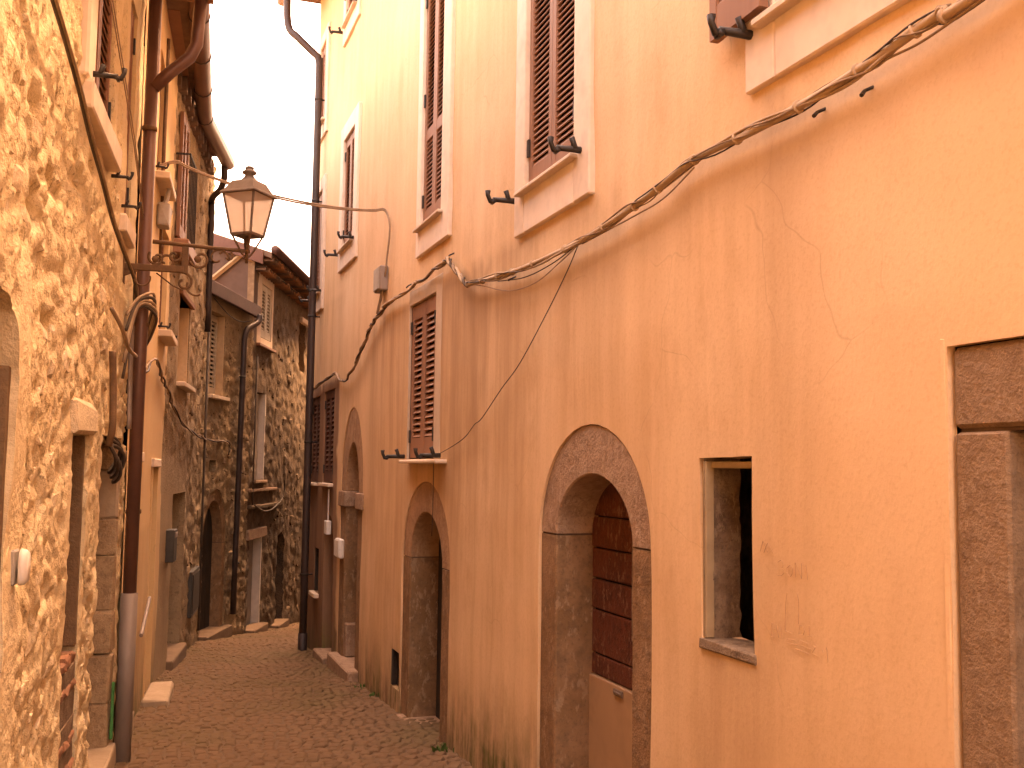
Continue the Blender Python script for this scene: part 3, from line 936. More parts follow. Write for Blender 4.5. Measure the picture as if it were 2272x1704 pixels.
# small unglazed window with rough masonry inside and a wooden lintel strip
ob('window_frame', join(box(FR, 3.47, 3.492, 1.08, 1.74, -.05, -.012, .003), box(FR, 3.15, 3.46, 1.715, 1.738, -.07, -.03, .003, .003)), M['beige_beam'], RH)
ob('sill', box(FR, 3.112, 3.50, 1.045, 1.075, -.17, .004, .004, .003), M['masonry'], RH)
V, F = [], []
nz_ = 26
for i in range(nz_ + 1):
    z = 1.05 + .72 * i / nz_
    for j, o in enumerate((-.01, -.05, -.09, -.13, -.165)):
        V.append(FR.pt(3.482 - .012 * noise.noise(Vector((z * 11, o * 30, 2))) - .006, z, o - (.010 * noise.noise(Vector((z * 22, 1, 7))) + .006 * noise.noise(Vector((z * 60, 1, 3))) if j == 4 else 0)))
for i in range(nz_):
    for j in range(4):
        a = i * 5 + j; F.append([a, a + 1, a + 6, a + 5])
ob('reveal_lining', (V, F), M['masonry'], RH, True)
ob('inner_room', join(box(FR, 2.95, 4.6, .9, 2.0, -.68, -.62, .01), box(FR, 4.4, 4.45, .9, 2.0, -.6, -.18, .01), box(FR, 2.96, 3.0, .9, 2.0, -.6, -.18, .01), box(FR, 2.96, 4.4, .88, .9, -.6, -.18, .002), box(FR, 2.96, 4.4, 2.0, 2.02, -.6, -.18, .002)), M['masonry'], RH)
# doorway with a square brown stone frame at the near end
ob('lintel', box(FR, .9, 2.19, 1.822, 2.035, -.30, -.012, .012, .003), M['dressed_dark'], RH)
ob('stone_jamb', box(FR, 2.008, 2.186, -.3, 1.814, -.30, -.012, .010, .003), M['dressed_dark'], RH)
ob('stone_jamb', box(FR, .9, 1.08, -.3, 1.814, -.30, -.012, .010, .003), M['dressed_dark'], RH)
ob('joint', box(FR, .91, 2.18, 1.812, 1.824, -.28, -.03, .001), M['joint'], RH)
d0 = ob('door', box(FR, 1.0, 2.1, -.25, 1.9, -.34, -.29, .004), M['dark_wood'], RH)
for i in range(6):
    ob('plank', box(FR, 1.08 + i * .155 + .003, 1.08 + (i + 1) * .155 - .003, -.2, 1.81, -.289, -.27 + random.uniform(-.003, .003), .004), M['dark_wood'], d0)
ob('threshold', box(FR, .95, 2.15, -.3, .06, -.28, .03, .01, .003), M['dressed_dark'], RH)
ob('plaster_edging', join(box(FR, 2.197, 2.222, -.3, 2.068, -.03, .001, .007, .002)), M['plaster_r'], RH)
# scratched letters
def strokes(L):
    return join(*[tube([FR.pt(s, z, .004 + r_disp(s, z)) for s, z in P], 0.0009, 4) for P in L])
GR = [
 [(3.077, 1.432), (3.060, 1.469), (3.029, 1.431)], [(3.055, 1.429), (3.031, 1.465), (2.997, 1.432)],
 [(2.971, 1.405), (2.953, 1.414), (2.941, 1.407), (2.943, 1.392), (2.956, 1.385), (2.938, 1.381), (2.936, 1.373), (2.951, 1.364), (2.974, 1.362)],
 [(2.906, 1.401), (2.921, 1.391), (2.922, 1.379), (2.915, 1.368), (2.902, 1.365), (2.892, 1.376), (2.890, 1.391), (2.897, 1.400), (2.906, 1.401)],
 [(2.874, 1.365), (2.876, 1.413)], [(2.876, 1.413), (2.842, 1.364)], [(2.842, 1.364), (2.842, 1.413)],
 [(2.810, 1.363), (2.818, 1.410)],
 [(3.010, 1.202), (3.014, 1.159), (2.990, 1.158)], [(3.009, 1.191), (2.994, 1.182)],
 [(2.972, 1.159), (2.984, 1.198)], [(2.954, 1.162), (2.956, 1.196)],
 [(2.860, 1.216), (2.840, 1.217), (2.829, 1.203), (2.836, 1.188), (2.858, 1.187), (2.855, 1.214)],
 [(2.803, 1.191), (2.803, 1.221)], [(2.813, 1.189), (2.785, 1.191)],
 [(2.934, 1.187), (2.899, 1.183)], [(2.929, 1.150), (2.866, 1.153)], [(2.926, 1.163), (2.880, 1.165)],
 [(2.853, 1.170), (2.808, 1.165)], [(2.842, 1.154), (2.790, 1.150)], [(2.875, 1.140), (2.804, 1.135)],
 [(2.781, 1.164), (2.772, 1.160), (2.788, 1.141), (2.758, 1.135)], [(2.742, 1.162), (2.734, 1.150)], [(2.718, 1.169), (2.710, 1.124)],
 [(2.922, 1.311), (2.930, 1.272), (2.934, 1.188)], [(2.868, 1.317), (2.858, 1.292), (2.860, 1.219)],
]
sc = ob('scratched_letters', strokes(GR), M['scratch'], RH); sc['label'] = 'BONI and other letters scratched into the plaster'

# weeds at the foot of the right-hand wall
def weeds(name, label, pts, n, h, seed):
    r = random.Random(seed); V, F = [], []
    for cx, cy in pts:
        for i in range(n):
            x, y = cx + r.gauss(0, .035), cy + r.gauss(0, .05); z = gz(y) - .005
            a = r.uniform(0, 6.28); L = h * r.uniform(.4, 1); w = .006 * r.uniform(.6, 1.6); ln = r.uniform(.1, .7) * L
            d = Vector((math.cos(a), math.sin(a), 0)); e = Vector((-d.y, d.x, 0)) * w
            b = Vector((x, y, z)); k = len(V)
            V += [b - e, b + e, b + d * ln * .4 + Vector((0, 0, L * .7)) + e * 1.3, b + d * ln * .4 + Vector((0, 0, L * .7)) - e * 1.3, b + d * ln + Vector((0, 0, L))]
            F += [[k, k + 1, k + 2, k + 3], [k + 3, k + 2, k + 4]]
    o = ob(name, (V, F), M['leaf']); o['kind'] = 'stuff'
    return tag(o, label, 'weeds')
weeds('weeds', 'small green weed tufts along the foot of the orange wall',
      [tuple(FR.pt(s, 0, .035)[:2]) for s in (6.80, 6.84, 9.1, 9.55)], 12, .055, 3)

# ------------------------------------------------------------------ cables on the right-hand wall
def wall_path(fr, pts, o, n=6):
    return smooth_path([fr.pt(s, z, o) for s, z in pts], n)

cb = thing('cable_bundle', 'thick sagging bundle of grey-brown cables strapped together across the orange wall', 'cables', FR.pt(5, 2.8, .05))
cp = wall_path(FR, [(1.0, 3.02)] + CABLE[:12], .055, 8)
ob('conduit', tube(cp, .0145, 8), M['cable_pale'], cb, True)
for i in range(4):
    ob('strand', tube(helix(cp, .0165, 2 + i * .7, i * 1.7), [.0055, .0035, .0045, .003][i], 5), M[('cable_pale', 'cable_dark', 'cable', 'cable')[i]], cb, True)
cp2 = wall_path(FR, CABLE[11:19], .05, 6)
for i in range(4):
    ob('strand', tube(helix(cp2, .012, 5 + i, i * 1.6), [.011, .008, .008, .006][i], 6), M[('cable_pale', 'cable', 'cable_dark', 'cable')[i]], cb, True)
cp3 = wall_path(FR, CABLE[18:], .045, 6)
for i in range(3):
    ob('strand', tube(helix(cp3, .011, 7 + i, i * 2.1), [.011, .009, .007][i], 6), M[('cable', 'cable_dark', 'cable')[i]], cb, True)
for k in (10, 20, 27, 34, 42, 48, 55, 62, 68, 74, 79, 84, 88, 92):
    if k < len(cp) - 1:
        p, d = cp[k], cp[k + 1] - cp[k - 1]
        ob('cable_tie', ring(p, d, .0225, .005, 10), M['cable_pale'], cb, True)
for (s, z, L) in ((2.47, 2.83, .05), (2.70, 2.84, .045), (6.9, 3.19, .05), (5.6, 2.80, .03), (8.1, 3.17, .05)):
    ob('bracket_pin', tube([FR.pt(s, z + .02, -.01), FR.pt(s, z, .03), FR.pt(s - .01, z - L * .4, .05)], [.006, .006, .007], 6), M['iron'], cb)
def wire(name, label, fr, pts, o, r, mat, smooth=6, group=None):
    w = ob(name, tube(wall_path(fr, pts, o, smooth), r, 5), mat, None, True)
    return tag(w, label, 'wire', group)
wire('wire', 'thin loose wire running below the cable bundle beside the top right window', FR, [(1.916, 2.898), (1.990, 2.896), (2.202, 2.873), (2.354, 2.877), (2.523, 2.869), (2.702, 2.878)], .05, .004, M['cable'])
wire('wire', 'thin wire sagging in a shallow curve under the cable bundle near the middle window', FR, [(4.586, 2.787), (4.830, 2.743), (5.158, 2.700), (5.590, 2.727), (6.095, 2.838), (6.374, 2.896)], .05, .0032, M['cable'])
wire('wire', 'short slack wire hanging just beneath the cable bundle below the middle window', FR, [(4.615, 2.792), (4.936, 2.762), (5.335, 2.762), (5.797, 2.817)], .045, .0032, M['cable_dark'])
wire('wire', 'loose wire leaving the cable bundle right of the middle window and rejoining it', FR, [(3.445, 2.863), (3.694, 2.804), (3.983, 2.792), (4.520, 2.784)], .05, .0035, M['cable'])
wire('wire', 'long thin wire dropping diagonally from the cable bundle to the lower shuttered window', FR, [(4.622, 2.802), (4.764, 2.693), (5.038, 2.520), (5.439, 2.295), (5.761, 2.168), (6.116, 2.015), (6.272, 1.979), (6.473, 1.904), (6.784, 1.847), (7.112, 1.799)], .028, .003, M['cable_dark'])
wire('wire', 'thin wire hanging straight down from a window sill over the second arched doorway', FR, [(7.267, 1.755), (7.261, 1.502), (7.277, 1.212)], .02, .003, M['cable_dark'])

jb = thing('junction_box', 'small grey junction box with cables on the orange wall below a narrow window', 'junction box', FR.pt(9.15, 3.3, 0))
ob('box', box(FR, 9.0, 9.24, 3.28, 3.50, -.005, .075, .008), M['zinc'], jb)
ob('lid', box(FR, 9.012, 9.228, 3.292, 3.488, .076, .085, .004), M['plastic_grey'], jb)
for i, ds in enumerate((0, .03, .06)):
    ob('cable_tail', tube(smooth_path([FR.pt(9.06 + ds, 3.29, .03), FR.pt(9.1 + ds, 3.22, .035), FR.pt(9.2 + ds, 3.1, .04)]), .008, 6), M['cable'], jb, True)

mb = thing('meter_box', 'small white box fixed to the wall beside the far arched doorway', 'meter box', FR.pt(11.1, .78, 0))
b0, b1 = [(10.966, 0.950), (10.542, 0.785)]
ob('casing', box(FR, b1[0] + .26, b0[0] + .12, b1[1] - .03, b0[1] + .0, -.005, .045, .010), M['plastic'], mb)
ob('cover', box(FR, b1[0] + .275, b0[0] + .105, b1[1] - .015, b0[1] - .015, .046, .055, .004), M['plastic'], mb)
tag(ob('junction_box', join(box(FR, 11.62, 11.78, .95, 1.1, -.005, .05, .006), tube([FR.pt(11.7, 1.09, .02), FR.pt(11.7, 1.45, .02)], .008, 5)), M['plastic'], None), 'tiny pale box and conduit between the slit window and the white box', 'junction box')

# ------------------------------------------------------------------ downpipe at the far corner of the orange house
dp = thing('downpipe', 'tall dark brown downpipe at the far corner of the orange house', 'downpipe', FR.pt(12.8, gz(13.0), .1))
PZ = 6.75
ob('pipe', tube(smooth_path([FR.pt(12.8, -.62, .1), FR.pt(12.8, 3, .1), FR.pt(12.8, PZ, .1)], 3) + smooth_path([FR.pt(12.8, PZ + .1, .12), FR.pt(12.9, PZ + .35, .36), FR.pt(13.0, PZ + .55, .48), FR.pt(13.0, 7.86, .5)], 4), .046, 10), M['copper_far'], dp, True)
for z in (.4, 2.0, 3.55, 5.0, 6.3):
    ob('clamp', join(ring(FR.pt(12.8, z, .1), (0, 0, 1), .053, .014, 12), tube([FR.pt(12.8, z, -.01), FR.pt(12.8, z, .06)], .01, 6)), M['iron'], dp, True)
ob('shoe', tube([FR.pt(12.8, -.70, .1), FR.pt(12.8, -.3, .1)], .056, 10), M['copper_far'], dp, True)

# ------------------------------------------------------------------ rubble house, near left
AH = thing('rubble_house', 'old rough rubble stone house with brown shutters and narrow doorways', 'house', FA.pt(5, -.1, 0))
DA1 = [(2.7, -.4), (2.7, 2.05), (2.95, 2.24), (3.2, 2.30), (3.45, 2.27), (3.66, 2.19), (3.735, 2.0), (3.735, -.4)]
DA2 = rect(5.02, 5.50, -.4, 1.845); DA3 = rect(6.05, 6.95, -.4, 1.86)
WA1 = (4.98, 5.85, 3.40, 4.72); WA2 = (6.50, 6.86, 3.19, 4.56)
def band(x, a, b, e):
    return max(0., min(1., (x - a) / e)) * max(0., min(1., (b - x) / e))
def a_smooth(s, z):
    """1 where smooth render survives on the rubble"""
    v = band(s, 3.6, 4.02, .08) * band(z, -1, 2.42, .1)
    v = max(v, band(s, 4.8, 5.2, .05) * band(z, 3.2, 5.2, .05), band(s, 5.9, 6.1, .08) * band(z, 3.2, 5.2, .1))
    v = max(v, band(s, 6.25, 7.4, .12) * band(z, 2.35, 5.2, .25))
    v = max(v, band(s, 4.93, 5.03, .04) * band(z, -.5, 2.0, .05), band(s, 5.49, 5.58, .04) * band(z, -.5, 2.0, .05))
    return v
def a_disp(s, z):
    sm = a_smooth(s, z)
    w = Vector((s * 3, z * 3, 4)); wx, wz = noise.noise(w), noise.noise(w + Vector((0, 0, 7)))
    d, _ = noise.voronoi(Vector((s * 5.8 + .8 * wx, z * 7.8 + .8 * wz, .3)))
    e = min(1.0, (d[1] - d[0]) * 3.0)
    lump = .022 * (e ** .6 - .6)
    rid = .019 * (.5 - abs(fbm(s * 8.5 + wx, z * 7.0 + wz, 6, 4)))
    fine = .012 * fbm(s * 17, z * 17, 2, 4)
    hole = -.055 * max(0, noise.noise(Vector((s * 6.5, z * 5.6, 11))) - .30) * 3.0
    big = .03 * fbm(s * 1.5, z * 1.5, 8, 3)
    mask = max(0, min(1, .45 + 1.6 * noise.noise(Vector((s * 1.1, z * 1.1, 20)))))
    return (lump * mask + rid * (1.1 - .5 * mask) + fine + hole) * (1 - .86 * sm) + big * .6 + .012 * sm
a_holes = [(DA1, .3, .02), (DA2, .55, .02), (DA3, .22, .02), (rect(*WA1), .1), (rect(*WA2), .1)]
facade('wall', FA, AH, [(2.4, -.9), (7.25, -.9), (7.25, 4.95), (2.4, 4.95)], a_holes, M['rubble_a'], .024, a_disp, {'soot_shade': lambda s, z: .25 * max(0, noise.noise(Vector((s * .8, z * .8, 3)))), 'paint': lambda s, z: a_smooth(s, z) * .8})
facade('wall', FA, AH, [(-5, -.9), (2.4, -.9), (2.4, 4.95), (-5, 4.95)], [], M['rubble_a'], .12, a_disp, {'soot_shade': lambda s, z: 0, 'paint': lambda s, z: 0})
body(AH, FA, -5, 7.25, 4.95, M['dark'])
av = [(2.6, 3.85, -.5, 2.4), (4.9, 5.6, -.5, 2.05), (5.98, 7.3, -.5, 1.95), (4.78, 6.1, 3.05, 5), (6.4, 7.3, 2.6, 5), (3.6, 4.0, 0, 2.4)]
scatter_stones(AH, FA, 3.15, 7.1, -.3, 4.4, 230, (.09, .24), M['stone_a'], a_disp, av, (.06, .12), lambda s, z: .35 + .65 * (noise.noise(Vector((s, z, 20))) > -.1), 4, .08)
# lintel stone and doorway interior with worn brick steps
ob('lintel', box(FA, 4.93, 5.60, 1.84, 1.99, -.3, .035, .02, .012), M['stone_a'], AH)
reveal_back(AH, FA, 5.0, 5.55, -.4, 1.9, -.56, M['dark'])
ob('jamb_shade_lining', box(FA, 5.462, 5.508, .82, 1.835, -.45, -.004, .004, .004), M['shade_jamb'], AH)  # dark liner puts the reveal's shade into its colour
for i in range(9):
    z = -.25 + i * .125
    o0 = .014 - i * .002
    ob('step', box(FA, 5.03, 5.5, z - .16, z, -.54, o0, .008, .004), M['masonry'], AH)
    for j in range(3 if i % 3 else 0):
        ob('brick', box(FA, 5.035 + j * .155, 5.035 + j * .155 + .145, z + .001, z + .05, o0 - .11, o0 + .006, .012, .008), M['brick'], AH)
reveal_back(AH, FA, 2.65, 3.75, -.4, 2.35, -.31, M['masonry'])
ob('jamb_shade_lining', box(FA, 3.69, 3.745, -.3, 2.02, -.28, -.004, .004, .004), M['shade_jamb'], AH)  # shaded far reveal of the near doorway, painted as a dark liner
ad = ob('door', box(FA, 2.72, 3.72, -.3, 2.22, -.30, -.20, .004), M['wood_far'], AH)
reveal_back(AH, FA, 6.0, 7.0, -.4, 1.9, -.23, M['masonry'])
# blocks of the far jamb of the third opening
zz = -.12
for i, h in enumerate((.36, .30, .26, .34, .22, .30, .16)):
    ob('jamb_block', box(FA, 6.87 + random.uniform(-.012, .012), 7.0, zz + .001, zz + h - .001, -.21, .012, .014, .009), M['stone_j'] if i != 5 else M['concrete'], AH); zz += h
ob('sill_stone', box(FA, 6.2, 6.98, -.3, -.02, -.2, .06, .012, .005), M['concrete'], AH)
ob('green_strip', box(FA, 6.90, 6.935, .02, .36, .02, .035, .004, .003), M['green'], AH)
# windows
for w, mid in ((WA1, None), (WA2, None)):
    reveal_back(AH, FA, w[0], w[1], w[2], w[3], -.11, M['dark'])
    c = (w[0] + w[1]) / 2
    leaf(AH, FA, w[0] + .01, c - .002, w[2] + .01, w[3] - .01, -.03, M['wood'], .05, None, hinge=1)
    leaf(AH, FA, c + .002, w[1] - .01, w[2] + .01, w[3] - .01, -.03, M['wood'], .05, None, hinge=-1)
ob('sill', box(FA, 4.78, 5.86, 3.27, 3.395, -.08, .065, .01, .003), M['sill'], AH)
ob('sill', box(FA, 6.36, 6.9, 3.06, 3.17, -.08, .05, .01, .003), M['sill'], AH)
ob('window_surround', box(FA, 4.74, 4.97, 3.40, 4.9, -.06, .04, .012, .003), M['surround'], AH)
holdback(AH, FA, 4.90, 3.46, .045, 1, .8); holdback(AH, FA, 5.93, 3.27, .02, 1, .6); holdback(AH, FA, 6.40, 3.22, .02, 1, .6)
# timber eave with boards
ob('roof', box(FA, -5.1, 7.22, 4.98, 5.1, -5.2, .5, .01), M['old_tile'], AH)
for i in range(14):
    s = 7.12 - i * .42
    ob('rafter', box(FA, s - .045, s + .045, 4.84, 4.955, -.3, .46, .006, .002), M['wood'], AH)
for i in range(3):
    ob('board', box(FA, -5.05, 7.2, 4.957, 4.977, .05 + i * .14 + .004, .05 + (i + 1) * .14 - .004, .003), M['wood'], AH)

# ------------------------------------------------------------------ ochre house, beyond the near downpipe
BH = thing('ochre_house', 'narrow smooth ochre plastered house between the two downpipes, next to the rubble house', 'house', FA.pt(8.8, -.3, 0))
B1, B2 = (7.5, 8.15, -.6, 1.72), (9.2, 9.85, -.6, 1.68)
WB1, WB2 = (8.45, 9.1, 4.0, 5.0), (9.35, 10.05, 2.86, 3.8)
b_disp = lambda s, z: .02 + .008 * fbm(s, z, 4, 3) + .002 * fbm(s * 6, z * 6, 1, 2)
def b_damp(s, z):
    y = FA.pt(s, 0).y; h = z - gz(y) - .1 * noise.noise(Vector((s * 2, 0, 5)))
    return max(0., min(1., 1 - h / .5))
zero = lambda s, z: 0.0
facade('wall', FA, BH, [(7.25, -1), (10.37, -1), (10.37, 5.6), (7.25, 5.6)], [(rect(*B1), .1), (rect(*B2), .14), (rect(*WB1), .12), (rect(*WB2), .1)], M['plaster_b'], .08, b_disp, {'cable_shade': zero, 'wash': lambda s, z: .25 if z < 1.2 else 0.0, 'paint': zero, 'damp': b_damp, 'grime': lambda s, z: .5})
body(BH, FA, 7.25, 10.37, 5.6, M['dark'])
for b in (B1, B2):
    o_ = ob('door', box(FA, b[0] - .02, b[1] + .02, b[2], b[3] + .02, -.15, -.10, .003), M['beige_beam'], BH)
    for i in range(3):
        w = (b[1] - b[0]) / 3
        ob('plank', box(FA, b[0] + i * w + .004, b[0] + (i + 1) * w - .004, b[2], b[3] - .005, -.099, -.085, .003), M['beige_beam'], o_)
    ob('lintel', box(FA, b[0] - .05, b[1] + .05, b[3] - .002, b[3] + .07, -.08, .045, .006), M['surround'], BH)
    ob('door_frame', join(box(FA, b[1] - .05, b[1] - .002, b[2], b[3] - .006, -.08, .03, .004), box(FA, b[0] + .002, b[0] + .05, b[2], b[3] - .006, -.08, .03, .004)), M['plaster_b'], BH)
for w, sm in ((WB1, .05), (WB2, .05)):
    reveal_back(BH, FA, w[0], w[1], w[2], w[3], -.125, M['dark'])
    c = (w[0] + w[1]) / 2
    leaf(BH, FA, w[0] + .01, c - .002, w[2] + .01, w[3] - .01, -.04, M['wood'], sm, None)
    leaf(BH, FA, c + .002, w[1] - .01, w[2] + .01, w[3] - .01, -.04, M['wood'], sm, None)
    ob('sill', box(FA, w[0] - .05, w[1] + .05, w[2] - .06, w[2] - .002, -.1, .13, .006), M['sill'], BH)
    holdback(BH, FA, w[0] - .08, w[2] + .02, .02, 1, .6); holdback(BH, FA, w[1] + .1, w[2] + .02, .02, 1, .6)
ob('foot_stone', box(FA, 7.4, 7.9, -.5, -.02, .0, .07, .012, .006), M['concrete'], BH)
ob('hand_rail', tube([FA.pt(8.35, .42, .06), FA.pt(9.0, .62, .06)], .015, 8), M['zinc'], BH)
ob('wire_hook', join(tube(smooth_path([FA.pt(8.7, 3.75, .0), FA.pt(8.7, 3.82, .08), FA.pt(8.75, 3.95, .1)]), .02, 6), box(FA, 8.62, 8.82, 3.62, 3.8, .03, .12, .01, .01)), M['plastic_grey'], BH)
blk = tag(ob('stone_block', box(FA, 9.0, 9.75, -.55, -.20, .03, .24, .015, .008), M['concrete'], None), 'pale worn stone block used as a step against the ochre house', 'stone block')

# ------------------------------------------------------------------ tall rubble house
CH = thing('tall_stone_house', 'tall pitted stone house with a blind window niche and brown gutter, beside the ochre house', 'house', FC.pt(2, -.5, 0))
Cn, Cd = (1.0, 1.95, 2.56, 3.46), (1.05, 2.15, -.9, 1.40)
def rub(k, seed, amp=1.0):
    def f(s, z):
        d, _ = noise.voronoi(Vector((s * k + .3 * noise.noise(Vector((s * 3, z * 3, seed))), z * k * 1.5, seed)))
        e = min(1.0, (d[1] - d[0]) * 2.4)
        return amp * (.035 * (e ** .5 - .55) + .012 * fbm(s * 8, z * 8, seed, 3) + .015 * fbm(s * 1.5, z * 1.5, seed + 2, 2))
    return f
c0 = rub(4.0, 3.3)
def c_sm(s, z):
    return max(band(s, -.2, 1.0, .2) * band(z, -2, 2.0, .3), band(s, .8, 2.2, .1) * band(z, -2, 1.9, .3), band(s, .85, 2.1, .08) * band(z, 2.4, 3.6, .08))
c_disp = lambda s, z: c0(s, z) * (1 - .85 * c_sm(s, z)) + .01
facade('wall', FC, CH, [(0, -1.6), (4.2, -1.6), (4.2, 5.7), (0, 5.7)], [(rect(*Cn), .14), (rect(*Cd), .3)], M['rubble_c'], .055, c_disp, {'soot_shade': lambda s, z: max(0, .55 - .16 * (z + .8)) * (.5 + .5 * noise.noise(Vector((s, z, 2)))), 'paint': lambda s, z: .75 * c_sm(s, z)})  # dark term also paints in shade, stronger towards the foot
body(CH, FC, 0, 4.2, 5.7, M['grey_wall'])
scatter_stones(CH, FC, .1, 4.1, -.6, 5.5, 130, (.12, .26), M['stone_c'], c_disp, [(.8, 2.3, -1, 1.9), (.8, 2.15, 2.4, 3.6), (0, .9, -1, 2)], (.06, .11), None, 6, .2)
reveal_back(CH, FC, *Cn, -.14, M['pale_lime'], 'niche_back')
ob('reveal_lining', box(FC, Cn[1] - .02, Cn[1] + .015, Cn[2] + .001, Cn[3] - .001, -.138, -.004, .003), M['pale_lime'], CH)
ob('sill', box(FC, Cn[0] - .05, Cn[1] + .03, Cn[2] - .05, Cn[2] - .003, -.1, .10, .006), M['sill'], CH)
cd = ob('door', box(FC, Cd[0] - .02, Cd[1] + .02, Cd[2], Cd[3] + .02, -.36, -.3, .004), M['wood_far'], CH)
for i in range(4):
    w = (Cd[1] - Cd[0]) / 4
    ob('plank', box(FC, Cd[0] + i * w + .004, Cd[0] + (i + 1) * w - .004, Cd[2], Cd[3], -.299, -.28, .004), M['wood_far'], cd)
ob('step', box(FC, Cd[0] - .05, Cd[1] + .05, -1.0, gz(11.2) + .12, -.3, .08, .012, .005), M['step_far'], CH)
# shallow balcony with railing, and a brown shutter above it
ob('balcony_slab', box(FC, .25, .95, 3.76, 3.90, -.02, .16, .008), M['wood'], CH)
for i in range(6):
    ob('rail_bar', tube([FC.pt(.3 + i * .12, 3.9, .14), FC.pt(.3 + i * .12, 4.75, .14)], .007, 5), M['iron'], CH)
ob('handrail', tube([FC.pt(.28, 4.75, .0), FC.pt(.28, 4.75, .14), FC.pt(.93, 4.75, .14), FC.pt(.93, 4.75, .0)], .011, 6), M['iron'], CH)
leaf(CH, FC, .35, .6, 3.95, 5.2, .04, M['wood'], .06); leaf(CH, FC, .605, .86, 3.95, 5.2, .04, M['wood'], .06)
ob('lintel', box(FC, Cn[0] - .1, Cn[1] + .1, Cn[3] + .0, Cn[3] + .06, -.1, .05, .006), M['brick'], CH)
# roof edge: brick corbels, boards, half-round gutter along the ochre and tall houses
gp = [Vector((-2.26, 7.0, 5.52)), Vector((-2.69, 8.5, 5.5)), Vector((-3.38, 11.0, 5.47)), Vector((-3.57, 12.65, 5.45))]
ob('gutter', tube(gp, .085, 12), M['copper'], CH, True)
for i in range(7):
    t = i / 6; p = gp[0].lerp(gp[1], min(1, t * 2)) if t < .5 else gp[1].lerp(gp[2], t * 2 - 1)
    ob('gutter_strap', ring(p, (gp[2] - gp[1]), .093, .012, 12), M['iron'], CH, True)
def slab(P, z0, z1):
    n = len(P); V = [Vector((x, y, z0)) for x, y in P] + [Vector((x, y, z1)) for x, y in P]
    return V, [list(range(n))[::-1], list(range(n, 2 * n))] + [[i, (i + 1) % n, n + (i + 1) % n, n + i] for i in range(n)]
ob('roof', slab([(-2.36, 7.3), (-2.78, 8.5), (-3.46, 11.0), (-3.64, 12.6), (-9, 13.2), (-9, 7.3)], 5.52, 5.66), M['old_tile'], CH)
for i in range(20):
    s = .05 + i * .16
    ob('brick', box(FC, s, s + .13, 5.36, 5.51, -.05, .05 + .04 * (i % 2), .006, .004), M['old_tile'], CH)
ob('soffit', slab([(-3.1, 8.4), (-2.84, 8.45), (-3.5, 11.0), (-3.68, 12.5), (-4.0, 12.6), (-3.7, 10.8)], 5.512, 5.518), M['wood'], CH)

# pipes on the left side
dp1 = thing('downpipe', 'brown downpipe with a grey metal foot between the rubble and ochre houses', 'downpipe', FA.pt(7.0, gz(6.6), .08))
ob('pipe', tube([FA.pt(7.02, .86, .09), FA.pt(7.04, 2.5, .09), FA.pt(7.08, 4.9, .09)], .042, 12), M['copper'], dp1, True)
ob('elbow', tube([FA.pt(7.06, 4.18, .10), FA.pt(7.07, 4.30, .2), FA.pt(7.08, 4.42, .32), FA.pt(7.1, 4.52, .36), FA.pt(7.12, 4.92, .38)], .042, 12), M['copper'], dp1, True)
ob('foot_casing', tube([FA.pt(6.99, gz(6.6) - .03, .09), FA.pt(7.02, .89, .09)], .052, 12), M['zinc'], dp1, True)
for z in (1.4, 2.6, 3.9):
    ob('clamp', ring(FA.pt(7.05, z, .09), (0, 0, 1), .049, .014, 12), M['rust_iron'], dp1, True)
for i, ds in enumerate((-.12, -.17)):
    tag(ob('conduit', tube(smooth_path([FA.pt(7.0 + ds, 2.66, .05), FA.pt(7.0 + ds + .02, 2.3, .05), FA.pt(7.0 + ds, 1.92, .06)]), .014 - i * .003, 7), M['zinc'], None, True), ['grey conduit running up beside the brown downpipe on the rubble house', 'thinner grey conduit on the rubble wall, just off the brown downpipe'][i], 'conduit')
rodp = [(0.139, 6.529), (0.504, 5.477), (0.601, 4.249), (0.555, 3.916)]
tag(ob('conduit', tube([FC.pt(-1.2, 5.3, .1), FC.pt(-1.2, 3.3, .1)], .016, 7), M['rust_iron'], None, True), 'thin rusty vertical rod standing off the ochre wall above the lantern bracket', 'conduit')
dp3 = thing('downpipe', 'dark downpipe curling from the end of the gutter down the tall stone house', 'downpipe', FC.pt(4.0, 2.5, .08))
ob('pipe', tube(smooth_path([gp[3] + Vector((-.02, -.1, -.06)), gp[3] + Vector((-.03, -.05, -.2)), Vector((-3.70, 12.8, 5.16)), Vector((-3.84, 12.95, 5.08)), Vector((-3.89, 13.1, 4.9)), Vector((-3.90, 13.15, 3.4))], 5), .04, 10), M['copper_far'], dp3, True)
ob('clamp', ring(Vector((-3.87, 13.13, 4.3)), (0, 0, 1), .047, .012, 10), M['iron'], dp3, True)
tag(ob('conduit', tube([FC.pt(3.7, 3.6, .05), FC.pt(3.75, 1.0, .05), FC.pt(3.8, -.4, .05)], .016, 6), M['cable_dark'], None, True), 'dark conduit running down the corner of the tall stone house', 'conduit')

mc = thing('meter_cabinet', 'dark recessed meter cabinet low on the tall stone house', 'meter cabinet', FC.pt(3.0, -.1, 0))
ob('casing', box(FC, 2.75, 3.55, -.10, .44, -.03, .06, .006), M['green_grey'], mc)
ob('cover', box(FC, 2.79, 3.51, -.06, .40, .061, .07, .004), M['dark_wood'], mc)
lb = thing('letter_box', 'small grey-green letter box on the stone house left of its door', 'letter box', FC.pt(.7, .9, 0))
ob('casing', box(FC, .62, .86, .74, 1.06, .0, .09, .008), M['green_grey'], lb)
ob('flap', box(FC, .64, .84, .98, 1.03, .091, .098, .003), M['zinc'], lb)

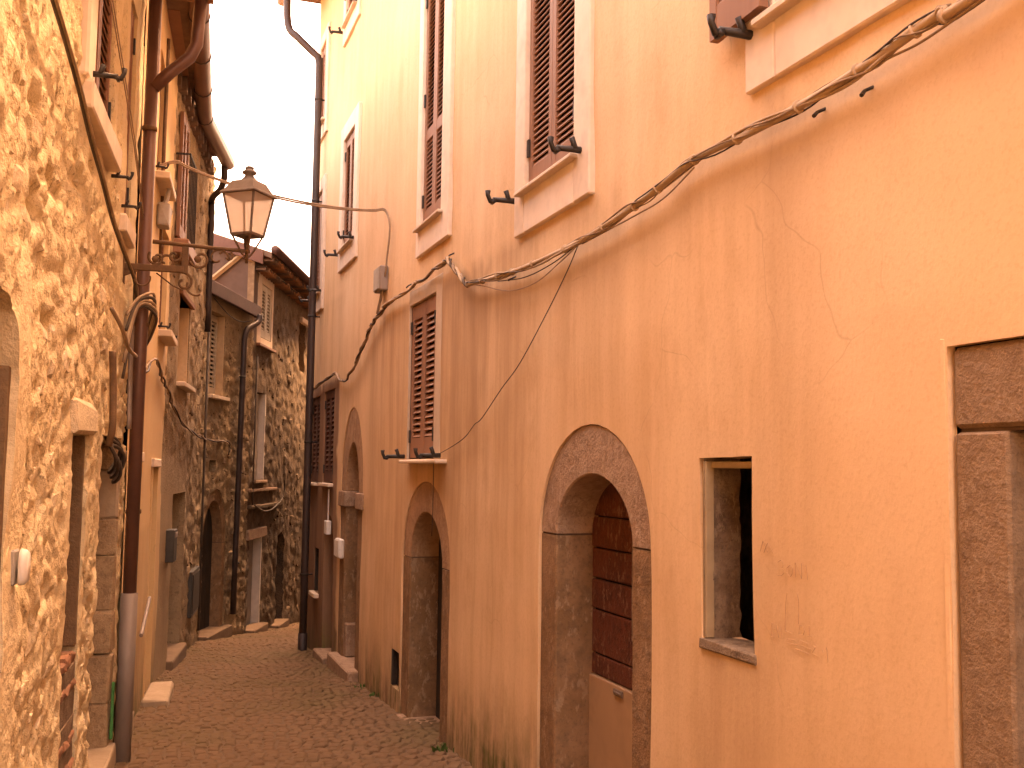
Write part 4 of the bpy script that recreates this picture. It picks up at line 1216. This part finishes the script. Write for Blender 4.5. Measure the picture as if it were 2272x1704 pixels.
# ------------------------------------------------------------------ low stone house with the arched door
DH = thing('low_stone_house', 'low grey stone house with a brown metal eave above a dark arched door', 'house', FD.pt(1, -.7, 0))
Dw = (.07, .70, 2.65, 3.79); Dh = (.18, .50, 1.62, 1.77)
Da_o = arch(-.02, 1.05, -1.2, .62, .76, 14); Da_i = arch(.08, .91, -1.2, .62, .60, 14)
d_disp0 = rub(4.2, 7.7)
d_disp = lambda s, z: d_disp0(s, z) + .008
facade('wall', FD, DH, [(-.12, -1.8), (2.08, -1.8), (2.08, 4.05), (-.12, 4.05)], [(Da_o, .05), (rect(*Dw), .16), (rect(*Dh), .2)], M['rubble_c'], .05, d_disp, {'soot_shade': lambda s, z: max(0, .75 - .17 * (z + .9)) * (.6 + .5 * noise.noise(Vector((s, z, 2)))), 'paint': lambda s, z: .6 * band(z, 3.75, 5, .1)})  # wall darkened downwards, shade of the far lane put into colour
body(DH, FD, -.1, 2.08, 4.05, M['dark'])
scatter_stones(DH, FD, -.05, 2.0, -1.0, 3.8, 110, (.10, .24), M['stone_c'], d_disp, [(-.1, 1.12, -1.2, 1.45), (0, .78, 2.55, 3.9), Dh], (.06, .11), None, 8, .2)
nd = len(Da_o) - 1
stone_arch(FD, Da_o, Da_i, [(0, 1), (1, 5), (5, 8), (8, 11), (11, nd - 1), (nd - 1, nd)], DH, M['dressed_brown'], .004, -.15)
ring_mortar(FD, Da_o, Da_i, DH, M['joint'], -.01, -.145)
dd = ob('door', box(FD, .0, .98, -1.1, 1.3, -.20, -.155, .004), M['dark_wood'], DH)
for i in range(4):
    ob('plank', box(FD, .09 + i * .205 + .004, .09 + (i + 1) * .205 - .004, -1.0, 1.22, -.154, -.142 + .004 * (i % 2), .004), M['dark_wood'], dd)
for z in (-.3, .1, .45):
    ob('hinge_strap', box(FD, .1, .5, z, z + .03, -.136, -.131, .002), M['zinc'], dd)
ob('step', box(FD, -.02, 1.1, -1.3, gz(14.2) + .10, -.28, .14, .012, .005), M['step_far'], DH)
reveal_back(DH, FD, *Dw, -.17, M['dark'])
ob('reveal_lining', box(FD, Dw[1] - .015, Dw[1] + .015, Dw[2] + .001, Dw[3] - .001, -.15, -.004, .003), M['pale_lime'], DH)
leaf(DH, FD, Dw[0] + .01, .38, Dw[2] + .01, Dw[3] - .01, -.12, M['wood_grey'], .06, None, slats=True)
leaf(DH, FD, .385, Dw[1] - .01, Dw[2] + .01, Dw[3] - .01, -.12, M['wood_grey'], .06, None, slats=True)
ob('sill', box(FD, Dw[0] - .06, Dw[1] + .06, Dw[2] - .05, Dw[2] - .002, -.12, .09, .006), M['sill'], DH)
reveal_back(DH, FD, *Dh, -.2, M['dark'])
ob('eave_fascia', box(FD, -.55, 1.95, 3.95, 4.13, .09, .15, .006), M['copper_dull'], DH)
ob('soffit', box(FD, -.3, 1.9, 4.0, 4.03, -.02, .088, .004), M['dark_wood'], DH)
ob('roof', slab([tuple(FD.pt(-.35, 0, .14)[:2]), tuple(FD.pt(2.06, 0, .14)[:2]), tuple(FD.pt(2.06, 0, -4)[:2]), tuple(FD.pt(-.35, 0, -4)[:2])], 4.06, 4.12), M['old_tile'], DH)
wire('wire', 'slack dark wire under the brown eave of the low stone house', FD, [(-.1, 3.92), (.5, 3.80), (1.1, 3.78), (1.7, 3.88)], .1, .008, M['cable_dark'])
dp4 = thing('downpipe', 'dark downpipe on the low stone house, right of its arched door', 'downpipe', FD.pt(1.3, gz(15), .1))
ob('pipe', tube(smooth_path([FD.pt(1.75, 3.98, .2), FD.pt(1.7, 3.85, .18), FD.pt(1.45, 3.72, .10), FD.pt(1.38, 3.55, .08)], 4) + [FD.pt(1.34, 2.0, .08), FD.pt(1.30, .4, .08), FD.pt(1.28, -.42, .08)], .042, 10), M['copper_far'], dp4, True)
for z in (.3, 1.6, 3.0):
    ob('clamp', ring(FD.pt(1.35, z, .08), (0, 0, 1), .049, .012, 10), M['iron'], dp4, True)

# ------------------------------------------------------------------ far house with tiled eave
EH = thing('far_house', 'dark weathered far house with pale louvred shutters under a terracotta tile eave', 'house', FE.pt(2, -1, 0))
Ew, El, Ed, E2, E3 = (.50, 1.18, 3.74, 4.60), (.30, .98, 1.48, 2.86), (.2, 1.0, -1.5, .56), arch(2.15, 2.75, -1.9, .2, .36, 10), (3.55, 4.05, 3.5, 4.4)
e_disp = rub(3.4, 12.1, 1.1)
def e_soot_shade(s, z):  # far lane's shade painted with the grime, darker towards the ground
    return max(0, min(.95, .95 - .16 * (z + .6) + .35 * noise.noise(Vector((s * 1.1, z * .8, 6)))))
facade('wall', FE, EH, [(.02, -2.6), (8.5, -2.6), (8.5, 4.82), (.02, 4.82)], [(rect(.22, 1.30, 3.62, 4.76), .04), (rect(*El), .1), (rect(*Ed), .14), (E2, .25), (rect(*E3), .15)], M['rubble_e'], .06, e_disp, {'soot_shade': e_soot_shade, 'paint': zero})
body(EH, FE, 0, 8.5, 4.82, M['grey_wall'])
scatter_stones(EH, FE, .1, 6.0, -1.0, 4.4, 150, (.12, .3), M['stone_e'], e_disp, [(.15, 1.4, 3.5, 4.8), (.2, 1.1, 1.3, 3.0), (.1, 1.1, -2, .7), (2, 2.85, -2, .7), (3.4, 4.15, 3.4, 4.5)], (.06, .12), None, 10, .2)
surround(EH, FE, .22, 1.30, 3.62, 4.76, Ew[0] - .02, Ew[1], Ew[2], Ew[3], .015, M['surround'])
reveal_back(EH, FE, *Ew, -.1, M['dark'])
c = (Ew[0] + Ew[1]) / 2
leaf(EH, FE, Ew[0] - .01, c - .003, Ew[2] + .01, Ew[3] - .01, -.015, M['wood_grey'], .055, None, .07, .09)
leaf(EH, FE, c + .003, Ew[1] - .01, Ew[2] + .01, Ew[3] - .01, -.015, M['wood_grey'], .055, None, .07, .09)
ob('sill', box(FE, .2, 1.32, 3.575, 3.618, -.03, .08, .005), M['wood'], EH)
reveal_back(EH, FE, *El, -.1, M['white_lime'])
ob('reveal_lining', box(FE, El[1] - .03, El[1] + .012, El[2] + .001, El[3] - .001, -.098, .012, .003), M['white_lime'], EH)
ob('reveal_lining', box(FE, Ed[1] - .03, Ed[1] + .012, Ed[2], Ed[3] - .001, -.12, .012, .003), M['white_lime'], EH)
ob('window_frame', box(FE, El[0] + .08, El[1] - .3, El[2] + .02, El[3] - .02, -.099, -.06, .006), M['wood_grey'], EH)
ob('sill', box(FE, El[0] - .05, El[1] + .05, El[2] - .05, El[2] - .003, -.08, .07, .006), M['dressed'], EH)
ob('ledge', box(FE, -.0, 1.75, 1.30, 1.345, -.02, .07, .006, .004), M['dressed'], EH)
ob('ledge', box(FE, .0, 2.1, 1.04, 1.09, -.02, .09, .008, .006), M['stone_e'], EH)
ed = ob('door', box(FE, Ed[0] - .02, Ed[1] + .02, Ed[2], Ed[3] + .02, -.2, -.14, .004), M['plastic_grey'], EH)
for i in range(3):
    w = (Ed[1] - Ed[0]) / 3
    ob('plank', box(FE, Ed[0] + i * w + .004, Ed[0] + (i + 1) * w - .004, Ed[2], Ed[3], -.139, -.125, .003), M['plastic_grey'], ed)
ob('lintel', box(FE, .0, 1.2, .565, .72, -.1, .05, .01, .006), M['dressed'], EH)
for s in (.15, 1.8):
    ob('step', box(FE, s, s + .85, -2, gz(15.85 + s + .4) + .09, -.1, .16, .012, .005), M['step_far'], EH)
reveal_back(EH, FE, 2.1, 2.8, -1.9, .6, -.26, M['dark'])
reveal_back(EH, FE, *E3, -.16, M['surround'])
ob('lintel', box(FE, E3[0] - .1, E3[1] + .1, E3[3] + .002, E3[3] + .1, -.1, .07, .01), M['surround'], EH)
# gable wall above the low roof, facing up the lane
GZ = lambda x: 4.98 + (-3.98 - x) * .32
V = [Vector((-4.0, 15.842, 3.6)), Vector((-8.5, 15.842, 3.6)), Vector((-8.5, 15.842, GZ(-8.5))), Vector((-4.0, 15.842, GZ(-4.0)))]
V += [v + Vector((0, .5, 0)) for v in V]
ob('gable', (V, [[0, 1, 2, 3], [4, 7, 6, 5], [0, 4, 5, 1], [2, 6, 7, 3], [1, 5, 6, 2], [0, 3, 7, 4]]), M['grey_wall'], EH)
def sloped(x0, x1, d0, d1, y0, y1):
    P = [(x0, GZ(x0) + d0), (x1, GZ(x1) + d0), (x1, GZ(x1) + d1), (x0, GZ(x0) + d1)]
    V = [Vector((x, y, z)) for y in (y0, y1) for x, z in P]
    return V, [[0, 1, 2, 3], [4, 7, 6, 5], [0, 4, 5, 1], [1, 5, 6, 2], [2, 6, 7, 3], [3, 7, 4, 0]]
ob('barge_board', sloped(-3.86, -8.5, -.14, .06, 15.74, 15.79), M['copper'], EH)
ob('roof', sloped(-3.74, -8.8, .0, .09, 15.80, 24.4), M['old_tile'], EH)
ob('flashing', tube([Vector((-4.72, 15.80, 4.50)), Vector((-4.17, 15.80, 4.98))], .04, 4), M['beige_beam'], EH)
ob('corner_strip', wbox(-4.10, -4.0, 15.82, 15.84, 3.5, 4.98, .003), M['stone_c'], EH)
# rows of curved tiles closing the eave
def tile_mesh(mat):
    V, F = [], []
    for j, (y, r) in enumerate(((0, .078), (.42, .062))):
        for q in (r, r - .014):
            for i in range(7):
                t = math.pi * i / 6
                V.append(Vector((math.cos(t) * q, y, math.sin(t) * q)))
    for i in range(6):
        F += [[i, i + 1, 15 + i, 14 + i], [7 + i + 1, 7 + i, 21 + i, 22 + i], [i, 7 + i, 8 + i, i + 1], [14 + i, 15 + i, 22 + i, 21 + i]]
    return mesh_data('tile', V, F, mat, False)
tms = [tile_mesh(M['tile']), tile_mesh(M['tile']), tile_mesh(M['old_tile'])]
r = random.Random(5)
for row, (dx, dz_) in enumerate(((.29, 4.87), (.17, 4.72))):
    for i in range(46):
        y = 15.95 + i * .17
        o = inst('tile', r.choice(tms), EH, (-4.01 + dx + r.uniform(-.015, .015), y, dz_ + r.uniform(-.01, .01)), (rad(12) * 0, rad(0), rad(90) + r.uniform(-.06, .06)))
ob('gutter', tube([Vector((-3.68, 15.78, 5.03)), Vector((-3.68, 24.2, 4.99))], .07, 10), M['copper_dull'], EH, True)
ob('eave_board', wbox(-4.0, -3.84, 15.85, 24, 4.775, 4.79, .003), M['dark_wood'], EH)
tag(ob('conduit', tube([FE.pt(.12, 3.4, .06), FE.pt(.12, 1.1, .06)], .014, 6), M['cable_dark'], None, True), 'dark conduit on the far house beside the pale window panel', 'conduit')
wire('wire', 'slack wire looped along the ledge of the far house', FE, [(0.1, 1.10), (.8, .98), (1.5, 1.03), (2.1, 1.2), (2.15, 1.5)], .1, .012, M['cable_dark'])
KH = thing('corner_shade_house', 'unseen house added round the bend behind the orange house to shade the far lane', 'house', (-1.5, 18, -1))  # out of view, added to keep light off the far end
kf = Frame(-2.62, 13.6, 7, 1)
facade('wall', kf, KH, [(0, -2.6), (13, -2.6), (13, 8.6), (0, 8.6)], [(rect(4, 4.8, -2, 1), .2), (rect(4, 4.8, 3, 4.4), .1)], M['rubble_e'], .12, lambda s, z: .01 * fbm(s, z, 3), {'soot_shade': lambda s, z: .3, 'paint': lambda s, z: .5})
body(KH, kf, 0, 13, 8.6, M['grey_wall'])
reveal_back(KH, kf, 4, 4.8, -2, 1, -.2, M['dark_wood'], 'door'); reveal_back(KH, kf, 4, 4.8, 3, 4.4, -.1, M['wood'], 'shutter')
ob('roof', box(kf, -.1, 13.1, 8.6, 8.75, -5.2, .35, .01), M['old_tile'], KH)
# lane closes behind the bend: an unseen house, raised to darken the far lane
NH = thing('end_shade_house', 'unseen dark stone house closing the lane beyond the bend, raised to shade it', 'house', (0, 24, -2))
nf = Frame(-4.01, 24.35, 42, -1)
facade('wall', nf, NH, [(0, -3), (9, -3), (9, 5.1), (0, 5.1)], [(rect(2, 2.8, -2, .4), .2)], M['rubble_e'], .12, e_disp, {'soot_shade': e_soot_shade, 'paint': zero})
body(NH, nf, 0, 9, 5.1, M['grey_wall'])
reveal_back(NH, nf, 2, 2.8, -2, .4, -.2, M['dark_wood'], 'door')

# ------------------------------------------------------------------ cables on the left side
lc = thing('cable_bundle', 'thick dark cable running down the rubble wall to the brown downpipe', 'cables', FA.pt(5, 3, .05))
P = wall_path(FA, [(3.3, 3.36)] + [(3.797, 3.310), (4.104, 3.270), (4.434, 3.210), (4.787, 3.122), (5.171, 3.058), (5.629, 2.963), (6.176, 2.904), (6.808, 2.852), (6.994, 2.735)], .06, 5)
ob('cable', tube(P, .012, 8), M['cable_dark'], lc, True)
ob('strand', tube([p + FA.n.to_3d() * .012 + Vector((0, 0, -.012)) for p in P], .006, 6), M['cable'], lc, True)
lo = thing('cable_loop', 'tangle of looped cables round the downpipe below the lantern', 'cables', FA.pt(7, 2.6, .1))
for i in range(5):
    k = i * .018
    Q = [FA.pt(6.75 - k, 2.62 - i * .1, .03), FA.pt(6.85, 2.74 - k, .08), FA.pt(7.0, 2.80 - k * 2, .16 + k * .3), FA.pt(7.15 + k, 2.70 - k * 2, .14), FA.pt(7.3 + k, 2.5 - k, .07), FA.pt(7.45 + k * 2, 2.25, .05)]
    ob('cable', tube(smooth_path(Q), .009 + .002 * (i % 2), 6), M[('cable', 'cable_dark', 'cable_pale')[i % 3]], lo, True)
for i in range(6):
    s = 7.5 + i * .045
    ob('cable', tube(smooth_path([FA.pt(s, 3.5 - .03 * i, .05), FA.pt(s + .02, 2.9, .055), FA.pt(s + .01 * i, 2.45, .05), FA.pt(7.6, 2.2, .05)]), .009, 6), M[('cable', 'cable_pale')[i % 2]], lo, True)
for z in (3.1, 2.8, 2.5):
    ob('clip', box(FA, 7.47, 7.76, z, z + .015, .04, .07, .003), M['plastic_grey'], lo)
dg = thing('cable_run', 'twisted cables running diagonally from the downpipe across the ochre and stone houses', 'cables', FA.pt(9, 2.4, .05))
Q = [FA.pt(7.5, 2.3, .06)] + [FA.pt(s, z, .06) for s, z in [(8.572, 2.520), (9.094, 2.484), (9.644, 2.421)]] + [FC.pt(s, z, .06) for s, z in [(0.019, 2.380), (0.344, 2.285), (1.403, 2.111)]] + [FC.pt(3.0, 2.05, .06), FD.pt(.1, 2.03, .06), FD.pt(.85, 2.02, .06), FD.pt(.92, 1.85, .05)]
Q = smooth_path(Q, 6)
for i in range(2):
    ob('strand', tube(helix(Q, .011, 8, i * 3.1), .009, 6), M[('cable_dark', 'cable')[i]], dg, True)
for i, (dz_, lab) in enumerate(((0, 'thin wire stretched steeply down past the shutters of the rubble house'), (.05, 'second thin wire parallel to the one past the rubble house shutters'))):
    tag(ob('wire', tube([FA.pt(4.9, 3.86 + dz_, .09), FA.pt(6.2, 3.52 + dz_, .09), FA.pt(7.45, 3.17 + dz_ * .5, .07)], .0035, 5), M['cable'], None, True), lab, 'wire')
hz_ = thing('cable_coil', 'black coil of cable hanging under the top of a walled recess', 'cables', FA.pt(6.6, 1.7, 0))
for i in range(3):
    c = FA.pt(6.62 + .02 * i, 1.76 - .03 * i, .0 + .012 * i); w = .15 - .018 * i
    ob('loop', tube([c + FA.u.to_3d() * w * math.cos(t) + Vector((0, 0, .10 * math.sin(t) - .05 * math.cos(t))) + FA.n.to_3d() * .03 * math.sin(2 * t) for t in [k * math.pi / 9 for k in range(19)]], .011, 6), M['cable_dark'], hz_, True)
tag(ob('hose', tube(smooth_path([FA.pt(5.96, 2.31, .05), FA.pt(5.97, 2.12, .06), FA.pt(5.93, 1.90, .07), FA.pt(5.97, 1.80, .05)]), .02, 8), M['rust_iron'], None, True), 'short brown pipe stub bent down over the walled recess of the rubble house', 'pipe')
tag(ob('cable_stub', tube(smooth_path([FA.pt(6.0, 2.55, .03), FA.pt(6.2, 2.46, .07), FA.pt(6.45, 2.38, .08), FA.pt(6.8, 2.37, .09)]), .012, 7), M['cable'], None, True), 'loose brown cable end sticking out of the rubble wall', 'cable')

bell = thing('door_intercom', 'rounded white plastic box on the rubble wall beside the near doorway', 'intercom', FA.pt(3.88, 1.28, .03))
P = []
for o_, k in ((.03, 1.0), (.045, .96), (.055, .8)):
    for i in range(20):
        t = 2 * math.pi * i / 20
        e = lambda a, n: math.copysign(abs(a) ** n, a)
        P.append(FA.pt(3.885 + .045 * k * e(math.cos(t), .7), 1.345 + .062 * k * e(math.sin(t), .6), o_))
ob('casing', hull(P), M['plastic'], bell, True)
ob('back_plate', box(FA, 3.845, 3.925, 1.285, 1.405, -.01, .019, .006), M['plastic_grey'], bell)

# ------------------------------------------------------------------ street lantern on its scrolled bracket
LS = 6.68
LN = thing('street_lantern', 'old street lantern with frosted glass on a rusty scrolled wall bracket', 'street lamp', FA.pt(LS, 2.9, 0))
bp = lambda o, z, ds=0.0: FA.pt(LS + ds, z, o)
ob('wall_plate', box(FA, LS - .06, LS + .06, 2.805, 2.985, -.03, .012, .004), M['rust_iron'], LN)
ob('lower_arm', box(FA, LS - .014, LS + .014, 2.890, 2.930, .0, .36, .003), M['rust_iron'], LN)
ob('gusset', hull([bp(.0, 2.890, -.01), bp(.10, 2.890, -.01), bp(.0, 2.845, -.01), bp(.0, 2.890, .01), bp(.10, 2.890, .01), bp(.0, 2.845, .01)]), M['rust_iron'], LN)
ob('upright', box(FA, LS - .012, LS + .012, 2.885, 3.055, .345, .385, .003), M['rust_iron'], LN)
ob('upper_arm', tube([bp(.17, 3.075), bp(.5, 3.060), bp(.755, 3.050)], [.014, .012, .012], 8), M['rust_iron'], LN, True)
def scroll(co, cz, r0, r1, a0, a1, w=.0085, name='scroll'):
    n = 26; P = []
    for i in range(n + 1):
        t = i / n; a = a0 + (a1 - a0) * t; q = r0 + (r1 - r0) * t
        P.append(bp(co + q * math.cos(a), cz + q * math.sin(a)))
    return ob(name, tube(P, w, 6), M['rust_iron'], LN, True)
scroll(.20, 2.975, .055, .012, 2.505, 8.5); scroll(.30, 2.995, .045, .010, 0.5, -5.6); scroll(.25, 2.960, .05, .014, -1.0, 4.6)
scroll(.455, 2.985, .065, .014, 3.505, 9.6); scroll(.56, 2.995, .07, .016, -.2, 5.4, .007); scroll(.62, 3.010, .05, .012, 2.905, -2.505, .007)
scroll(.36, 2.830, .06, .014, 1.5, -4.4); scroll(.44, 2.805, .06, .05, 2.705, 5.2, .007); scroll(.12, 2.845, .05, .045, -2.905, .3, .005)
ob('brace', tube([bp(.20, 2.880), bp(.30, 2.805), bp(.36, 2.780)], .005, 6), M['rust_iron'], LN, True)
for co, cz in ((.19, 2.965), (.44, 2.980)):
    ob('rosette', hull([bp(co + .022 * math.cos(t), cz + .022 * math.sin(t), d) for t in [k * .785 for k in range(8)] for d in (-.01, .01)]), M['rust_iron'], LN, True)
LC = bp(.735, 3.105)
ROT = rad(-20)
def sq(w, z): return [LC + Vector((.78 * w / 2 * math.sqrt(2) * math.cos(ROT + rad(45 + 90 * k)), .78 * w / 2 * math.sqrt(2) * math.sin(ROT + rad(45 + 90 * k)), z)) for k in range(4)]
for k, a in enumerate((45, 135, 225, 315)):
    d = Vector((math.cos(ROT + rad(a)), math.sin(ROT + rad(a)), 0))
    ob('foot', tube(smooth_path([LC + Vector((0, 0, -.10)), LC + d * .03 + Vector((0, 0, -.07)), LC + d * .065 + Vector((0, 0, -.01)), LC + d * .098 + Vector((0, 0, .05))]), .007, 6), M['rust_iron'], LN, True)
ob('stem', tube([LC + Vector((0, 0, -.13)), LC + Vector((0, 0, .05))], .010, 8), M['rust_iron'], LN, True)
b, t = sq(.185, .05), sq(.285, .30)
ob('base_ring', hull([p for w, z in ((.19, .04), (.205, .055)) for p in sq(w, z)]), M['lamp_metal'], LN)
for k in range(4):
    j = (k + 1) % 4
    ob('corner_bar', tube([b[k], t[k]], .008, 6), M['lamp_metal'], LN)
    q = [b[k].lerp(b[j], .03), b[k].lerp(b[j], .97), t[k].lerp(t[j], .97), t[k].lerp(t[j], .03)]
    c_ = (LC + Vector((0, 0, .17)))
    V = q + [p + (c_ - p).normalized() * .004 for p in q]
    ob('glass_pane', (V, [[0, 1, 2, 3], [4, 7, 6, 5], [0, 4, 5, 1], [1, 5, 6, 2], [2, 6, 7, 3], [3, 7, 4, 0]]), M['lampglass'], LN)
ob('rim', hull([p for w, z in ((.33, .302), (.33, .310), (.30, .325)) for p in sq(w, z)]), M['lamp_metal'], LN)
ob('hood', hull([p for w, z in ((.285, .325), (.20, .385), (.19, .39)) for p in sq(w, z)]), M['lamp_metal'], LN)
def lathe(prof, n=12):
    V = [LC + Vector((r_ * math.cos(2 * math.pi * k / n), r_ * math.sin(2 * math.pi * k / n), z)) for r_, z in prof for k in range(n)]
    F = [[i * n + k, i * n + (k + 1) % n, (i + 1) * n + (k + 1) % n, (i + 1) * n + k] for i in range(len(prof) - 1) for k in range(n)]
    F += [list(range(n))[::-1], list(range((len(prof) - 1) * n, len(prof) * n))]
    return V, F
ob('finial', lathe([(.07, .389), (.055, .40), (.035, .42), (.026, .437), (.044, .445), (.046, .456), (.03, .468), (.026, .476), (.03, .483), (.018, .493), (.005, .496)]), M['lamp_metal'], LN, True)
# supply wires crossing the lane behind the lantern
wp = [FA.pt(8.72, 4.15, .03), FA.pt(8.72, 4.17, .12)]
e0, e1 = FA.pt(8.72, 4.16, .14), FR.pt(8.95, 3.98, .05)
for i, lab in enumerate(('wire strung across the lane behind the lantern', 'second wire strung across the lane, twisted with the first')):
    P = [FA.pt(8.72, 4.1, .0)]
    for k in range(21):
        t_ = k / 20; p = e0.lerp(e1, t_); p.z -= .42 * t_ * (1 - t_) + .004 * i * math.sin(t_ * 9); P.append(p)
    P += [FR.pt(s, z, .03) for s, z in [(8.840, 3.804), (8.938, 3.528), (8.981, 3.422), (9.136, 3.313)]]
    P = [p + Vector((0, 0, .014 * i)) for p in P]
    tag(ob('wire', tube(smooth_path(P, 3), .0085, 6), M['cable'], None, True), lab, 'wire')
